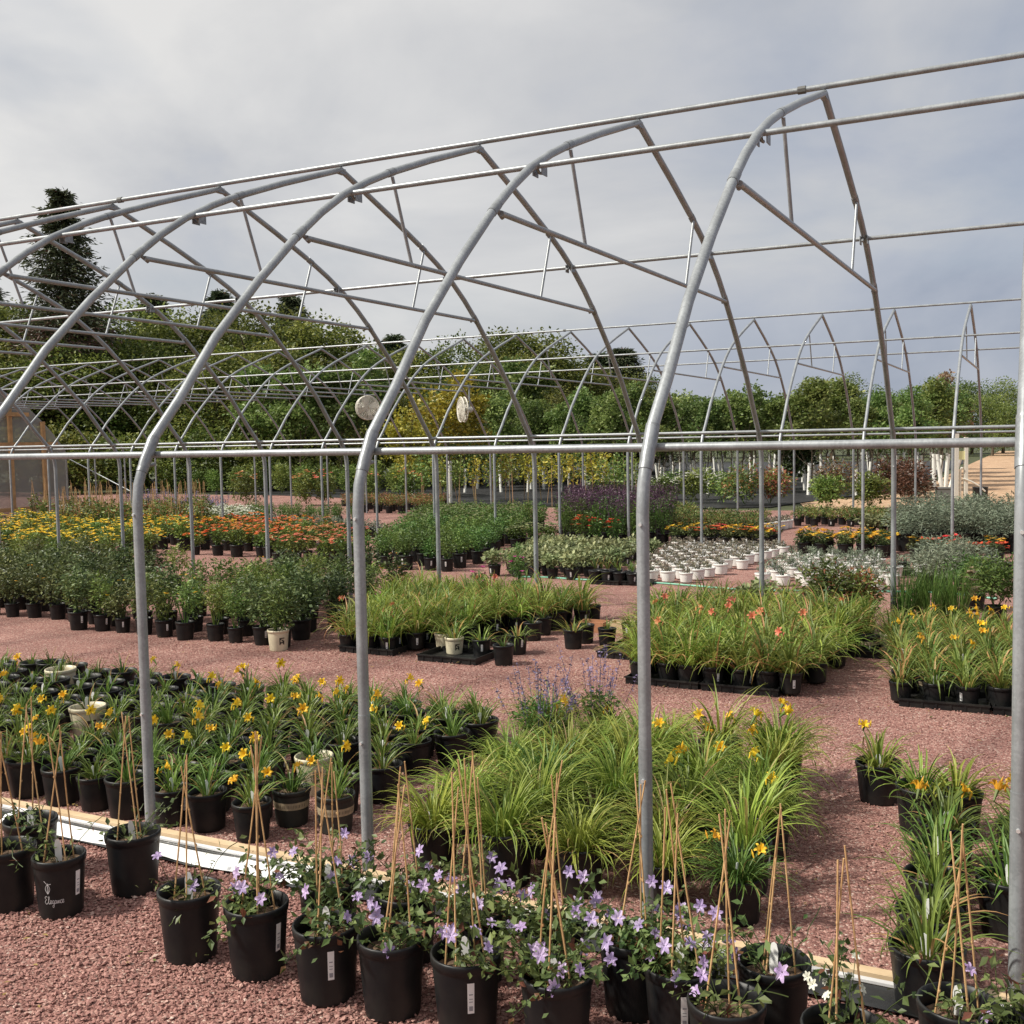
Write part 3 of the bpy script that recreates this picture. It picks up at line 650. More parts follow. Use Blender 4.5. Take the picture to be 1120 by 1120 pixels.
# ---- left foreground bed: small daylilies with yellow flowers in black pots
cream_at = [G(98, 809), G(345, 866), G(68, 762)]
band_at = [G(340, 905), G(125, 808), G(172, 800)]
def kA(i, j, x, y):
    px, py, _ = proj(x, y, 0.2); back = y > 4.95 and x < -5.05
    kids = []; look = 'black pot'; p = pot_b
    if any(math.hypot(x - a, y - b) < 0.20 for a, b in cream_at) or any(0.05 < (a - x) * a / math.hypot(a, b) + (b - y) * b / math.hypot(a, b) < 0.46 and abs((a - x) * b - (b - y) * a) / math.hypot(a, b) < 0.13 for a, b in cream_at[:1]): return None
    if any(math.hypot(x - a, y - b) < 0.17 for a, b in band_at): p = pot_d; look = 'tan-banded pot'
    elif rnd.random() < 0.12: p = pot_d
    elif rnd.random() < 0.3: p = pot_b2
    kids.append(('pot', p)); kids.append(('soil', rnd.choice(soil_n) if not back else soil_deep))
    if p is pot_c: kids.append(('printed_emblem', EMBM))
    if look.startswith('tan'): kids.append(('printed_band', BANDM))
    if x > -3.62 and y > 4.5: kids[0] = ('pot', pot_b2); kids.append(('price_sticker', STK[2]))
    if back or (x > -3.62 and y > 4.5):
        kids.append(('foliage', rnd.choice(FOL_T if back else FOL_S))); look += ' of sparse daylily shoots'; nb = 1 if rnd.random() < 0.12 else 0
    else:
        kids.append(('foliage', rnd.choice(FOL_S))); nb = rnd.choice([0, 0, 0, 1, 1, 1, 1, 2]); look += {0: ' of leafy young daylily', 1: ' of daylily with one bloom'}.get(nb, ' of daylily with golden blooms')
    for m in rnd.sample(BL_Y if rnd.random() < 0.7 else BL_G, nb): kids.append(('flower', m))
    if rnd.random() < 0.6: kids.append(('plant_label', rnd.choice(PTG)))
    if rnd.random() < 0.35 and p is not pot_c: kids.append(('price_sticker', rnd.choice(STK)))
    return look, kids
bed('daylily_pot', 'potted daylily', 'small potted daylilies behind the base board', 'left daylily bed', grid(-8.1, -3.22, 3.98, 5.88, 0.258, 0.25, -8.4, -3.1), kA, 0.03, scale=(.84, .98),
    keep=lambda x, y: not (y > 4.62 and y < 4.9 and x < -4.55 and x > -5.1))
for (a, b), la, f, sc in zip(cream_at, ('cream pot with dark animal-like emblem, nearly bare, among the left daylilies', 'cream pot sunk among yellow daylilies left of the second near post', 'cream pot among sparse black pots at the back left of the bed'), (FOL_T[0], FOL_S[1], FOL_T[2]), (1.1, 1.0, 1.08)):
    plantthing('daylily_pot', 'potted daylily', 'small potted daylilies behind the base board', la, a, b, [('pot', pot_c), ('soil', soil_n[0]), ('printed_emblem', EMBM), ('foliage', f), ('plant_label', PTG[1])], math.atan2(-b, -a) + math.pi / 2 - .15, sc)
# ---- central bed: lush grassy daylilies
def kB(i, j, x, y):
    big = not (rnd.random() < 0.18)
    kids = [('pot', pot_b2 if rnd.random() < .5 else pot_b), ('soil', rnd.choice(soil_n)), ('foliage', rnd.choice(FOL_B if big else FOL_M))]
    nb = 0
    if x > -1.7: nb = rnd.choice([0, 1, 1, 2, 3])
    elif rnd.random() < 0.12: nb = 1
    for m in rnd.sample(BL_Y + BL_G, nb): kids.append(('flower', m))
    if rnd.random() < 0.3: kids.append(('price_sticker', rnd.choice(STK)))
    if rnd.random() < 0.25: kids.append(('plant_label', rnd.choice(PTG)))
    look = 'arching grassy daylily in black pot' if nb == 0 else 'grassy daylily in bloom, black pot'
    return look, kids
bed('daylily_pot', 'potted daylily', 'lush daylilies in the central bed', 'central grassy bed', grid(-2.42, -1.02, 4.03, 5.72, 0.335, 0.335, -2.62, -1.05, False), kB, 0.04, scale=(.86, 1.16), turn=3.0)
# ---- right strip of daylilies along the aisle
def kC(i, j, x, y):
    big = y > 5.0
    kids = [('pot', pot_b2), ('soil', rnd.choice(soil_n)), ('foliage', rnd.choice(FOL_C[::2] if big else FOL_C[1::2]))]
    nb = 2 if 4.9 < y < 5.3 else (1 if y > 5.4 and x < -.7 else 0)
    for m in rnd.sample(BL_G, nb): kids.append(('flower', m))
    if rnd.random() < .6: kids.append(('plant_label', rnd.choice(PTG)))
    if rnd.random() < .3: kids.append(('price_sticker', rnd.choice(STK)))
    return 'dark green daylily in black pot', kids
rows = []
for px, py in ((1015, 1037), (1019, 995), (1023, 957), (1029, 926), (1034, 898)):
    x, y = G(px, py, .21); rows.append((y, [x]))
x, y = G(1045, 866, .21); x2, y2 = G(1008, 862, .21); rows.append((y, [x, x2])); rows.append((5.70, [-0.775]))
bed('daylily_pot', 'potted daylily', 'daylilies in the right aisle strip', 'right aisle strip', rows, kC, 0.006, scale=(0.97, 1.04))
rows = [(4.35 + 0.30 * k, [-0.10 + 0.02 * k]) for k in range(5)]
bed('daylily_pot', 'potted daylily', 'daylilies beside the right post', 'strip beside right post', rows, kC, 0.02)

# ---- lavender-flowered sage at the back corner of the central bed
sage_f = bushmesh('foliage', L['fern'], 301, 0.20, 0.28, 700, 0.035, 0.16, 0.35); sage_s = spikes('flower_spikes', L['lav'], 302, 0.30, 0.30, 0.56, 24, 0.013, 0.15)
for i, (px, py, la) in enumerate(((590, 840, 'purple sage with airy flower spikes at the corner of the grassy bed'), (652, 826, 'purple sage with taller spikes behind the grassy daylilies'))):
    x, y = G(px, py); plantthing('sage_pot', 'potted sage', 'purple sages', la, x, y, [('pot', pot_b), ('soil', soil_n[0]), ('foliage', sage_f), ('flower_spike', sage_s)], None, .9)

# ---- staked clematis pots in front of the base board
def clemfol(seed, n, spread=0.17, hang=0.5):
    g = np.random.default_rng(seed); b = MB(); top = PH - 0.03
    for v in range(9):
        a = g.uniform(0, 6.28); pts = [np.array([0.03 * math.cos(a), 0.03 * math.sin(a), top])]
        d = np.array([math.cos(a) * 0.5, math.sin(a) * 0.5, 1.0]); lv = g.uniform(0.12, 0.27); k = 8
        for q in range(k):
            d = d + g.normal(0, 0.22, 3) + [0.10 * math.cos(a), 0.10 * math.sin(a), -0.20 * hang]; d /= np.linalg.norm(d); pts.append(pts[-1] + d * lv / k)
        P = np.array(pts); tube(b, P, 0.0016, 3, 0.3, False)
        m = n // 9; t = g.uniform(0.15, 1, m) * k; i0 = np.minimum(t.astype(int), k - 1); fr = (t - i0)[:, None]
        Q = P[i0] * (1 - fr) + P[i0 + 1] * fr + g.normal(0, 0.016, (m, 3))
        ti = g.uniform(0, 0.9, m); ti[g.uniform(0, 1, m) < 0.07] = 0.98
        b.merge(leafcloud(g, Q, 0.033, 0.55, None, 0.55, ti, 0.35))
    return b.mesh('foliage', L['clem'])
CF = [clemfol(400 + k, 250) for k in range(5)]; CFS = [clemfol(420 + k, 60, hang=0.3) for k in range(3)]
def clembloom(seed, mat=None, rad=0.0225):
    g = np.random.default_rng(seed); f = flowermesh('f', None, seed, rad * g.uniform(.85, 1.15), 6, 0.16, 0.52, 0.15)
    a = g.uniform(0, 6.28); r = g.uniform(0.05, 0.20); z = PH + g.uniform(0.0, 0.13)
    b = MB(); V = rot(np.concatenate(f.V), g.uniform(0.35, 1.25), g.uniform(-1.2, 1.2)) + [r * math.cos(a), r * math.sin(a), z]
    b.V.append(V); b.F = list(f.F); b.T = list(f.T); b.n = len(V); nf = sum(len(x) for x in b.F)
    tube(b, [(r * .5 * math.cos(a), r * .5 * math.sin(a), PH), (r * math.cos(a), r * math.sin(a), z - .002)], 0.0013, 3, .3, False)
    n2 = sum(len(x) for x in b.F)
    return b.mesh('flower', [mat or L['violet'], L['clem']], False, [0] * nf + [1] * (n2 - nf))
CB = [clembloom(440 + k) for k in range(22)]; CW = [clembloom(480 + k, L['white'], 0.013) for k in range(8)]
def stakes(seed, n=3, L0=0.56, lean=(0, 0)):
    g = np.random.default_rng(seed); out = []; top = np.array([lean[0], lean[1], PH + L0 - 0.05]); a0 = g.uniform(0, 6.28)
    for k in range(n):
        a = a0 + 2 * math.pi * k / n + g.uniform(-.3, .3); p0 = np.array([0.075 * math.cos(a), 0.075 * math.sin(a), PH - 0.09]); p1 = top + g.normal(0, [0.014, 0.014, 0.022])
        p1 = p0 + (p1 - p0) * 1.04; mid = (p0 + p1) / 2 + g.normal(0, 0.003, 3)
        b = MB(); tube(b, [p0, mid, p1], [0.0036, 0.0034, 0.0030], 6)
        for t in (0.25, 0.47, 0.71):
            c = p0 + (p1 - p0) * t; d = (p1 - p0) / np.linalg.norm(p1 - p0) * 0.004; tube(b, [c - d, c, c + d], [0.0034, 0.0043, 0.0034], 6, .5, False)
        out.append(b.mesh('stake', M['bamboo']))
    return out
def cursive(r, h, a0, taper=0.8):
    """white script 'Elegance' and a line-drawn flower, printed on the pot wall"""
    rb = r * taper; rz = lambda z: rb + (r * 0.955 - rb) * (z / (h - 0.035)) + 0.0018
    b = MB(); sc = 0.0125
    def stroke(pts, w_=0.0011):
        P = np.array(pts, float); n = 6 * len(P); t = np.linspace(0, len(P) - 1, n); i0 = np.clip(t.astype(int), 0, len(P) - 2); f = t - i0
        def cr(k): return P[np.clip(i0 + k, 0, len(P) - 1)]
        f = f[:, None]; Q = 0.5 * (2 * cr(0) + (cr(1) - cr(-1)) * f + (2 * cr(-1) - 5 * cr(0) + 4 * cr(1) - cr(2)) * f ** 2 + (3 * cr(0) - cr(-1) - 3 * cr(1) + cr(2)) * f ** 3)
        d = np.gradient(Q, axis=0); d /= np.linalg.norm(d, axis=1)[:, None] + 1e-9; nn = np.stack([-d[:, 1], d[:, 0]], -1) * w_ / 2
        for s in (0,):
            A, B = Q + nn, Q - nn
            V = [(rz(z) * math.cos(a0 + x / r), rz(z) * math.sin(a0 + x / r), z) for x, z in np.concatenate([A, B])]
            i = np.arange(n - 1); b.add(V, np.stack([i, i + 1, n + i + 1, n + i], -1))
    def e(x): return [(x, .35), (x + .45, .55), (x + .5, .9), (x + .2, 1), (x, .55), (x + .2, .05), (x + .7, .3)]
    letters = [[(1.1, 1.9), (.6, 2.1), (.1, 1.7), (.6, 1.2), (.1, .7), (.2, .1), (.8, 0), (1.3, .5)],
               [(1.3, .5), (1.8, 1.6), (1.75, 2.1), (1.5, 1.6), (1.5, .3), (1.8, 0), (2.1, .35)], e(2.1),
               [(3.5, .8), (3.2, 1), (2.9, .6), (3.1, .1), (3.5, .4), (3.55, .95), (3.5, -.5), (3.2, -1), (2.95, -.6), (3.8, .2)],
               [(4.4, .8), (4.1, 1), (3.8, .5), (4.0, .05), (4.35, .4), (4.45, .9), (4.45, .15), (4.75, .25)],
               [(4.75, .2), (4.9, .95), (4.95, .1), (5.2, .85), (5.4, .8), (5.45, .15), (5.75, .3)],
               [(6.3, .85), (6.0, 1), (5.75, .5), (6.0, .05), (6.4, .3)], e(6.4)]
    x0, z0 = -0.045, h * 0.30
    for l in letters: stroke([(x0 + x * sc, z0 + z * sc) for x, z in l], 0.0016)
    fx, fz = x0 + 0.018, h * 0.47
    for pts in ([(0, 0), (-.9, 1.4), (-.6, 2.6), (.3, 3.1), (1.5, 3.4)], [(0, 0), (.9, 1.3), (.8, 2.4), (0, 3.2), (-1.3, 4.3)], [(0, .2), (-.1, 1.6), (.2, 2.8)], [(0, 0), (.35, 1.5), (.1, 2.9), (.4, 3.6)]):
        stroke([(fx + x * 0.011, fz + z * 0.0105) for x, z in pts], 0.0018)
    return b.mesh('printed_script', M['white_ink'])
# (X, Y, flowers, foliage size, stakes n, stake height, stake lean along X, label)
CL = [
 (-4.05, 3.20, 0, 's', 3, .56, .02, 'staked pot leftmost against the base board, three leaning canes'),
 (-3.86, 2.93, 0, 's', 3, .50, -.02, 'black staked pot cut by the left frame edge, nearest the camera'),
 (-3.61, 2.98, 0, 's', 3, .54, .01, 'black staked pot printed with white flower drawing and script lettering'),
 (-3.50, 3.27, 0, 's', 3, .54, -.01, 'black staked pot touching the white skirt sheet right of script pot'),
 (-2.85, 2.92, 2, 's', 3, .52, .00, 'leftmost pot of the front clematis row, thin canes, few flowers'),
 (-2.54, 2.93, 6, 'b', 4, .62, .03, 'second pot of the front clematis row with a white sticker, tall canes'),
 (-2.21, 2.90, 3, 'b', 3, .58, -.01, 'third pot of the front clematis row with many bare canes'),
 (-1.95, 2.91, 5, 'b', 3, .56, .03, 'fourth pot of the front clematis row, purple flowers at its left'),
 (-1.67, 2.92, 7, 'b', 4, .62, -.02, 'fifth pot of the front clematis row with long white sticker'),
 (-1.35, 2.92, 13, 'b', 4, .52, -.03, 'sixth front clematis pot, densest with lilac star flowers'),
 (-1.02, 3.13, 12, 'b', 4, .56, -.02, 'clematis pot with lilac flowers just below the third near post'),
 (-0.83, 2.98, 3, 's', 3, .54, .00, 'staked pot with bare soil at the bottom edge right of lilac flowers'),
 (-0.76, 3.27, 0, 's', 3, .48, .02, 'bare soil staked pot with small white square label near base board'),
 (-0.50, 2.98, 0, 'w', 3, .52, .0, 'staked clematis with tiny white flowers by the bottom edge'),
 (-0.22, 3.24, 0, 's', 4, .50, .0, 'staked pot in bottom right corner with crossed canes'),
 (-0.05, 3.16, 4, 'b', 0, .50, .0, 'unstaked clematis pot at the foot of the right post'),
 (-2.42, 3.20, 6, 'b', 3, .50, .02, 'rear row clematis pot behind the second and third front pots'),
 (-2.10, 3.24, 6, 'b', 2, .46, .0, 'rear row clematis pot with two short canes beside second near post'),
 (-1.80, 3.22, 8, 'b', 3, .52, .0, 'rear row clematis pot behind the fourth and fifth front pots'),
 (-1.50, 3.21, 8, 'b', 3, .56, .02, 'rear row clematis pot with tall canes behind the sixth front pot'),
 (-1.22, 3.25, 9, 'b', 3, .56, .03, 'rear row clematis pot with brown stems beside third near post'),
]
for i, (x, y, nf, fs, ns, sh, le, la) in enumerate(CL):
    kids = [('pot', pot_b2 if i != 2 else pot_b), ('soil', soil_n[i % 3])]
    kids.append(('foliage', (CF if fs in 'bw' else CFS)[i % (5 if fs in 'bw' else 3)]))
    if fs == 'b' and i > 8 and i != 15: kids.append(('trailing_foliage', CF[(i + 2) % 5]))
    for m in rnd.sample(CB, min(nf, 20)): kids.append(('flower', m))
    if fs == 'w':
        for m in CW: kids.append(('flower', m))
    for m in stakes(700 + i, ns, sh * .86, (le, rnd.uniform(-.02, .02))): kids.append(('stake', m))
    if i in (2, 5, 8, 4 + 2, 10, 13): kids.append(('price_sticker', sticker(0.118 if i != 2 else PR, 0.215 if i != 2 else PH, -math.pi / 2 + (0.75 if i in (2, 5) else 0.12), hh=0.085)))
    if i % 2 == 0 or i in (3, 9): kids.append(('plant_label', PTG[i % 6]))
    if i == 2: kids.append(('printed_script', cursive(PR, PH, -math.pi / 2 - 0.28)))
    face = math.atan2(-y, -x) + math.pi / 2
    t = plantthing('clematis_pot', 'potted clematis', 'staked clematis pots outside the base board', la, x, y, [], face); t.scale = (0.97, 0.97, 1.20)
    c = 0
    for nm, me in kids:
        o = obj(nm, me, t)
        if nm in ('foliage', 'trailing_foliage'): o.rotation_euler = (0, 0, rnd.uniform(0, 6.28))
        if nm == 'trailing_foliage': o.name = 'trailing_foliage'

# ---- trays
def traymesh(w_, d_):
    b = MB(); h = 0.06
    box(b, -w_ / 2, w_ / 2, -d_ / 2, d_ / 2, 0.010, 0.018)
    for x0, x1, y0, y1 in ((-w_ / 2, w_ / 2, -d_ / 2 - .008, -d_ / 2), (-w_ / 2, w_ / 2, d_ / 2, d_ / 2 + .008), (-w_ / 2 - .008, -w_ / 2, -d_ / 2 - .008, d_ / 2 + .008), (w_ / 2, w_ / 2 + .008, -d_ / 2 - .008, d_ / 2 + .008)):
        box(b, x0, x1, y0, y1, 0.0, h)
    box(b, -w_ / 2 - .016, w_ / 2 + .016, -d_ / 2 - .018, -d_ / 2 - .009, h - .012, h); box(b, -w_ / 2 - .016, w_ / 2 + .016, d_ / 2 + .009, d_ / 2 + .018, h - .012, h)
    for x in np.linspace(-w_ / 2 + .05, w_ / 2 - .05, 6):
        box(b, x - .006, x + .006, -d_ / 2 - .014, -d_ / 2 - .0085, 0.004, h - .014)
    return b.mesh('pot_tray', M['pot'])
TRAY = traymesh(0.56, 0.38); TRAY2 = traymesh(0.40, 0.26)
def trays(pts, group, where, me=TRAY):
    P = sorted(pts, key=lambda p: proj(p[0], p[1], 0)[0]); ys = sorted(set(round(p[1], 2) for p in P))
    rowsd = [[p for p in P if round(p[1], 2) == yy] for yy in ys]
    for j, rw in enumerate(rowsd):
        for i, (x, y) in enumerate(rw):
            tag(obj('pot_tray', me, None, (x, y, 0)), f'flat black carry tray, {fromleft(i + 1, len(rw))}, {rowname(j, len(rowsd))} {where}', 'tray', group)

# ---- daylilies in trays, behind the middle aisle
def kD(fol, blooms, pb, look0, odd=True):
    def f(i, j, x, y):
        p, lk = pot_sm, 'black pot'
        u = rnd.random(); ex = []
        if odd and u < 0.10: p, lk = pot_smd, 'tan-banded pot'; ex = [('printed_band', BANDS)]
        elif odd and u < 0.18: p, lk = pot_smc, 'cream pot'; ex = [('printed_emblem', EMBS)]
        kids = [('pot', p), ('foliage', rnd.choice(fol))] + ex
        nb = 1 if rnd.random() < pb else 0
        if nb and rnd.random() < .5: nb = 2
        for m in rnd.sample(blooms, nb):kids.append(('flower', m))
        if rnd.random() < .3: kids.append(('price_sticker', rnd.choice(STKS)))
        if rnd.random() < .25: kids.append(('plant_label', rnd.choice(PTGS)))
        return f"{look0}{' in bloom' if nb else ''}, {lk}", kids
    return f
ry = lambda y0, n, d: [y0 + d * k for k in range(n)]
gx = lambda a, b, d=0.25: list(np.arange(a, b, d))
trays([(-2.64 + 0.6 * i, 7.90 + 0.42 * j) for j in range(5) for i in range(2 if j < 1 else 2)] + [(-3.22, 8.74 + .42 * j) for j in range(2)], 'trays under the orange daylilies', 'under orange daylilies')
rowsG = [(7.82 + 0.21 * j, gx(-2.84 - 0.055 * j, -1.58 + 0.012 * j, 0.195)) for j in range(12)]
bed('tray_daylily', 'potted daylily', 'orange daylilies in trays', 'orange daylily block', rowsG, kD(FOL_D, BL_O, 0.09, 'browning daylily', False), 0.02, z=0.019)
trays([(-5.50 + 0.6 * i, 8.12 + 0.42 * j) for j in range(3) for i in range(1 if j == 0 else 2)], 'trays under the left daylilies', 'under left tray daylilies')
trays([(-4.62, 8.05)], 'tray with cream pots', 'of mixed pots on the middle aisle')
rowsF = [(8.02 + 0.22 * j, gx(-5.74 - 0.08 * j, -5.15 + 0.10 * j, 0.22)) for j in range(11)]
bed('tray_daylily', 'potted daylily', 'daylilies in trays by the second post', 'left tray daylily block', rowsF, kD(FOL_D, BL_O, 0.06, 'yellowing daylily', False), 0.02, z=0.019)
rowsH = [(7.88 + 0.24 * j, gx(-0.93 - 0.03 * j, 0.25, 0.215)) for j in range(11)]
trays([(-0.64 + 0.6 * i, 7.96 + 0.42 * j) for j in range(4) for i in range(2)], 'trays under the right daylilies', 'under right daylily block')
bed('tray_daylily', 'potted daylily', 'daylilies in trays at the right', 'right daylily block', rowsH, kD(FOL_H, BL_G, 0.14, 'short golden daylily'), 0.02, z=0.019)
trays([(-1.22, 9.55)], 'tray with one cream pot', 'of three pots on the right aisle')
# loose pots around the aisle
lily_d = FOL_H
def loose(px, py, la, pm, fol, extra=(), s=1.0, z=0.0, nm='daylily_pot', cat='potted daylily'):
    x, y = G(px, py); face = math.atan2(-y, -x) + math.pi / 2
    plantthing(nm, cat, 'loose pots along the middle aisle', la, x, y, [('pot', pm), ('soil', soil_s)] + ([('foliage', fol)] if fol else []) + list(extra), face, s, z)
loose(486, 712, 'cream pot at the left end of the small aisle tray', pot_smc, FOL_H[0], z=0.019)
loose(497, 717, 'cream pot of pale grassy shoots at the front of the aisle tray', pot_smc, FOL_H[1], [('printed_emblem', EMBS)], z=0.019)
loose(527, 719, 'black pot of pale flowering stems right of the cream pots', pot_mid, FOL_H[2], [('price_sticker', STK[1])], .8)
loose(551, 727, 'black pot of thin shoots nearest the middle aisle, beside cream pots', pot_mid, FOL_T[1], (), .85)
loose(566, 715, 'black pot with arching leaves behind the thin shoots pot', pot_mid, FOL_H[3], [('price_sticker', STK[2])], .85)
loose(513, 700, 'black pot with spiky blue-green leaves behind the aisle tray', pot_mid, FOL_H[4], (), .85)
for i, (px, py) in enumerate(((583, 700), (594, 694), (605, 688), (616, 682), (577, 688), (590, 680))):
    loose(px, py, f'nearly bare black pot, {nth(i + 1)} in the line behind the aisle tray', pot_mid, FOL_T[i % 5], (), .85)
loose(627, 709, 'black pot with upright green shoots left of the wooden boxes', pot_mid, FOL_H[1], (), .85)
loose(640, 703, 'black pot half hidden behind the upright shoots pot', pot_mid, FOL_T[2], (), .85)
loose(664, 706, 'black pot in front of the small wooden boxes', pot_mid, FOL_T[3], (), .8)
loose(690, 700, 'black pot with bronze plant beside the orange daylilies', pot_mid, FOL_H[2], [('price_sticker', STK[0])], .8)
loose(648, 680, 'empty black pot behind the wooden boxes', pot_mid, None, (), .85)
for i, (px, py, la, m) in enumerate(((650, 690, 'small orange-brown wooden box between the loose black pots', 'terra'), (682, 691, 'pale wooden box open at the front beside orange daylilies', 'pine'), (555, 683, 'orange clay box among the left tray daylilies', 'terra'))):
    x, y = G(px, py); b = MB(); w_ = .13
    box(b, -w_, w_, -.09, .09, 0, .012); box(b, -w_, w_, -.09, -.078, .012, .10); box(b, -w_, w_, .078, .09, .012, .10); box(b, -w_, -w_ + .012, -.078, .078, .012, .10); box(b, w_ - .012, w_, -.078, .078, .012, .10)
    tag(obj('wooden_box', b.mesh('wooden_box', M[m]), None, (x, y, 0)), la, 'box')
loose(951, 716, 'tan-banded dark pot at the left end of the three pot tray', pot_smd, FOL_T[0], [('printed_band', BANDS), ('price_sticker', STKS[1])], z=.019)
loose(973, 714, 'cream pot with a dark emblem on the three pot tray', pot_smc, FOL_H[0], [('printed_emblem', EMBS)], z=.019)
loose(994, 712, 'black pot with yellow-green shoots right of the cream emblem pot', pot_sm, FOL_H[1], [('price_sticker', STKS[2])], z=.019)
loose(946, 700, 'glossy black pots rim empty behind the tan-banded pot', pot_mid, None, (), .9)

# ---- leafy shrubs at the left, in black pots
SHR = [bushmesh('foliage', L['shrub'], 500 + k, 0.27, 0.52, 620, 0.055, PH - 0.03, 0.5, 8) for k in range(6)]
SHL = [bushmesh('foliage', L['shrub_lt'], 520 + k, 0.22, 0.50, 480, 0.05, PH - 0.03, 0.38, 7) for k in range(4)]
WFL = dots('flower', L['white'], 530, 0.2, 0.45, 0.72, 7, 0.025)
YFL = dots('flower', L['gold'], 531, 0.2, 0.5, 0.74, 5, 0.03)
def kE(i, j, x, y):
    lt = (-8.9 < x < -6.9 and rnd.random() < .6) or rnd.random() < .15
    kids = [('pot', pot_mid), ('foliage', rnd.choice(SHL if lt else SHR))]
    if rnd.random() < .15: kids.append(('blossom', rnd.choice([WFL, YFL])))
    if j == 0 and rnd.random() < .7: kids.append(('price_sticker', rnd.choice(STK)))
    return ('bright leafy shrub in black pot' if lt else 'dark leafy shrub in black pot'), kids
rowsE = [(7.95 + 0.36 * j, gx(-11.6 - .62 * j, (-6.3 if j else -6.6) - .07 * j, .38)) for j in range(8)]
rowsE[0] = (7.92, gx(-9.1, -6.3, .30)); rowsE[1] = (8.28, gx(-11.6, -6.2, .34))
bed('potted_shrub', 'potted shrub', 'leafy shrubs in pots at the left', 'left shrub block', rowsE, kE, .04, scale=(.70, .98), keep=lambda x, y: not (y > 9.0 and -10.2 < x < -8.6))
x, y = G(305, 711); plantthing('potted_shrub', 'potted shrub', 'leafy shrubs in pots at the left', 'dark leafy shrub in a cream pot with emblem, front of shrub block', x, y, [('pot', pot_c), ('printed_emblem', EMBM), ('foliage', SHL[1])], math.atan2(-y, -x) + math.pi / 2, .95)

# ---- colour beds between the two houses
def mound(seed, leaf, flower, r=.17, h=.24, nl=200, nf=22, ls=.045, fs=.035):
    return bushmesh('foliage', L[leaf], seed, r, h, nl, ls, .13, .5, 5), dots('flower', L[flower], seed + 1, r * 1.05, .13 + h * .7, .13 + h * 1.05, nf, fs)
def kM(ms, look, pot=None, pots=None):
    def f(i, j, x, y):
        a, c = rnd.choice(ms); return f'{look} in black pot', [('pot', pot or pot_sm), ('foliage', a), ('blossom', c)]
    return f
YM = [mound(600 + 2 * k, 'shrub_lt', 'yel', .19, .26, 260, 15, .05, .038) for k in range(3)]
OM = [mound(610 + 2 * k, 'shrub_lt', 'orange', .18, .26, 240, 15, .05, .038) for k in range(3)]
CM = [mound(620 + 2 * k, 'shrub_lt', 'coral', .18, .26, 240, 15, .05, .04) for k in range(3)]
RM = [mound(630 + 2 * k, 'shrub', 'red', .16, .24, 220, 11, .045, .05) for k in range(3)]
GM = [mound(640 + 2 * k, 'shrub', 'gold', .17, .24, 260, 9, .05, .055) for k in range(3)]
bed('flowering_pot', 'potted flower', 'yellow flowers in pots at the left', 'left yellow flower bed', grid(-17.4, -13.3, 12.2, 16.4, .50, .8, -20.8, -14.6), kM(YM, 'yellow flowering mound'), .08, scale=(1.1, 1.5))
bed('flowering_pot', 'potted flower', 'orange flowers in pots', 'long orange flower bed', grid(-13.4, -11.2, 14.2, 17.0, .50, .75, -18.0, -13.4), kM(OM, 'orange flowering mound'), .08, scale=(1.0, 1.4))
bed('flowering_pot', 'potted flower', 'coral flowers in pots', 'coral flower bed', grid(-11.0, -9.2, 13.4, 16.6, .46, .72, -15.2, -11.6), kM(CM, 'coral flowering mound'), .08, scale=(.95, 1.3))
FERN = [bushmesh('foliage', L['fern'], 660 + k, .25, .38, 420, .05, PH - .03, .4, 7) for k in range(4)]
FERNY = [bushmesh('foliage', L['fern'], 670 + k, .22, .34, 300, .05, PH - .03, .4, 6) for k in range(2)]
FY = dots('flower', L['varieg'], 675, .2, .40, .58, 16, .035)
def kK(i, j, x, y):
    k = [('pot', pot_mid), ('foliage', rnd.choice(FERN))]
    if y > 16.5 and rnd.random() < .45: k.append(('blossom', FY))
    if rnd.random() < .4: k.append(('price_sticker', rnd.choice(STK)))
    return 'bright green leafy perennial in black pot', k
bed('perennial_pot', 'potted perennial', 'green perennials in the centre', 'centre green bed', grid(-9.3, -7.65, 13.5, 21.0, .36, .5, -12.6, -9.8), kK, .04)
VAR = [bushmesh('foliage', L['varieg'], 680 + k, .19, .20, 240, .06, .13, .55, 6, flat=.9) for k in range(3)]
def kV(i, j, x, y): return 'cream variegated hosta-like plant in black pot', [('pot', pot_sm), ('foliage', rnd.choice(VAR))] + ([('price_sticker', rnd.choice(STKS))] if rnd.random() < .5 else [])
bed('variegated_pot', 'potted plant', 'variegated plants in pots', 'variegated plant bed', grid(-6.95, -5.72, 13.25, 15.9, .29, .33, -7.4, -5.5), kV, .03)
trays([(-5.18, 13.0), (-4.80, 13.05)], 'trays of small pots by the hose', 'by the green hose', TRAY2)
bed('seedling_pot', 'potted seedling', 'seedlings by the hose', 'seedling trays by hose', [(12.95, [-5.33, -5.16, -4.99, -4.82]), (13.12, [-5.3, -5.1, -4.9])], lambda i, j, x, y: ('small black seedling pot', [('pot', pot_sm), ('foliage', FOL_T[i % 5])] + ([('price_sticker', STKS[1])] if i % 2 else [])), .01, z=.019)
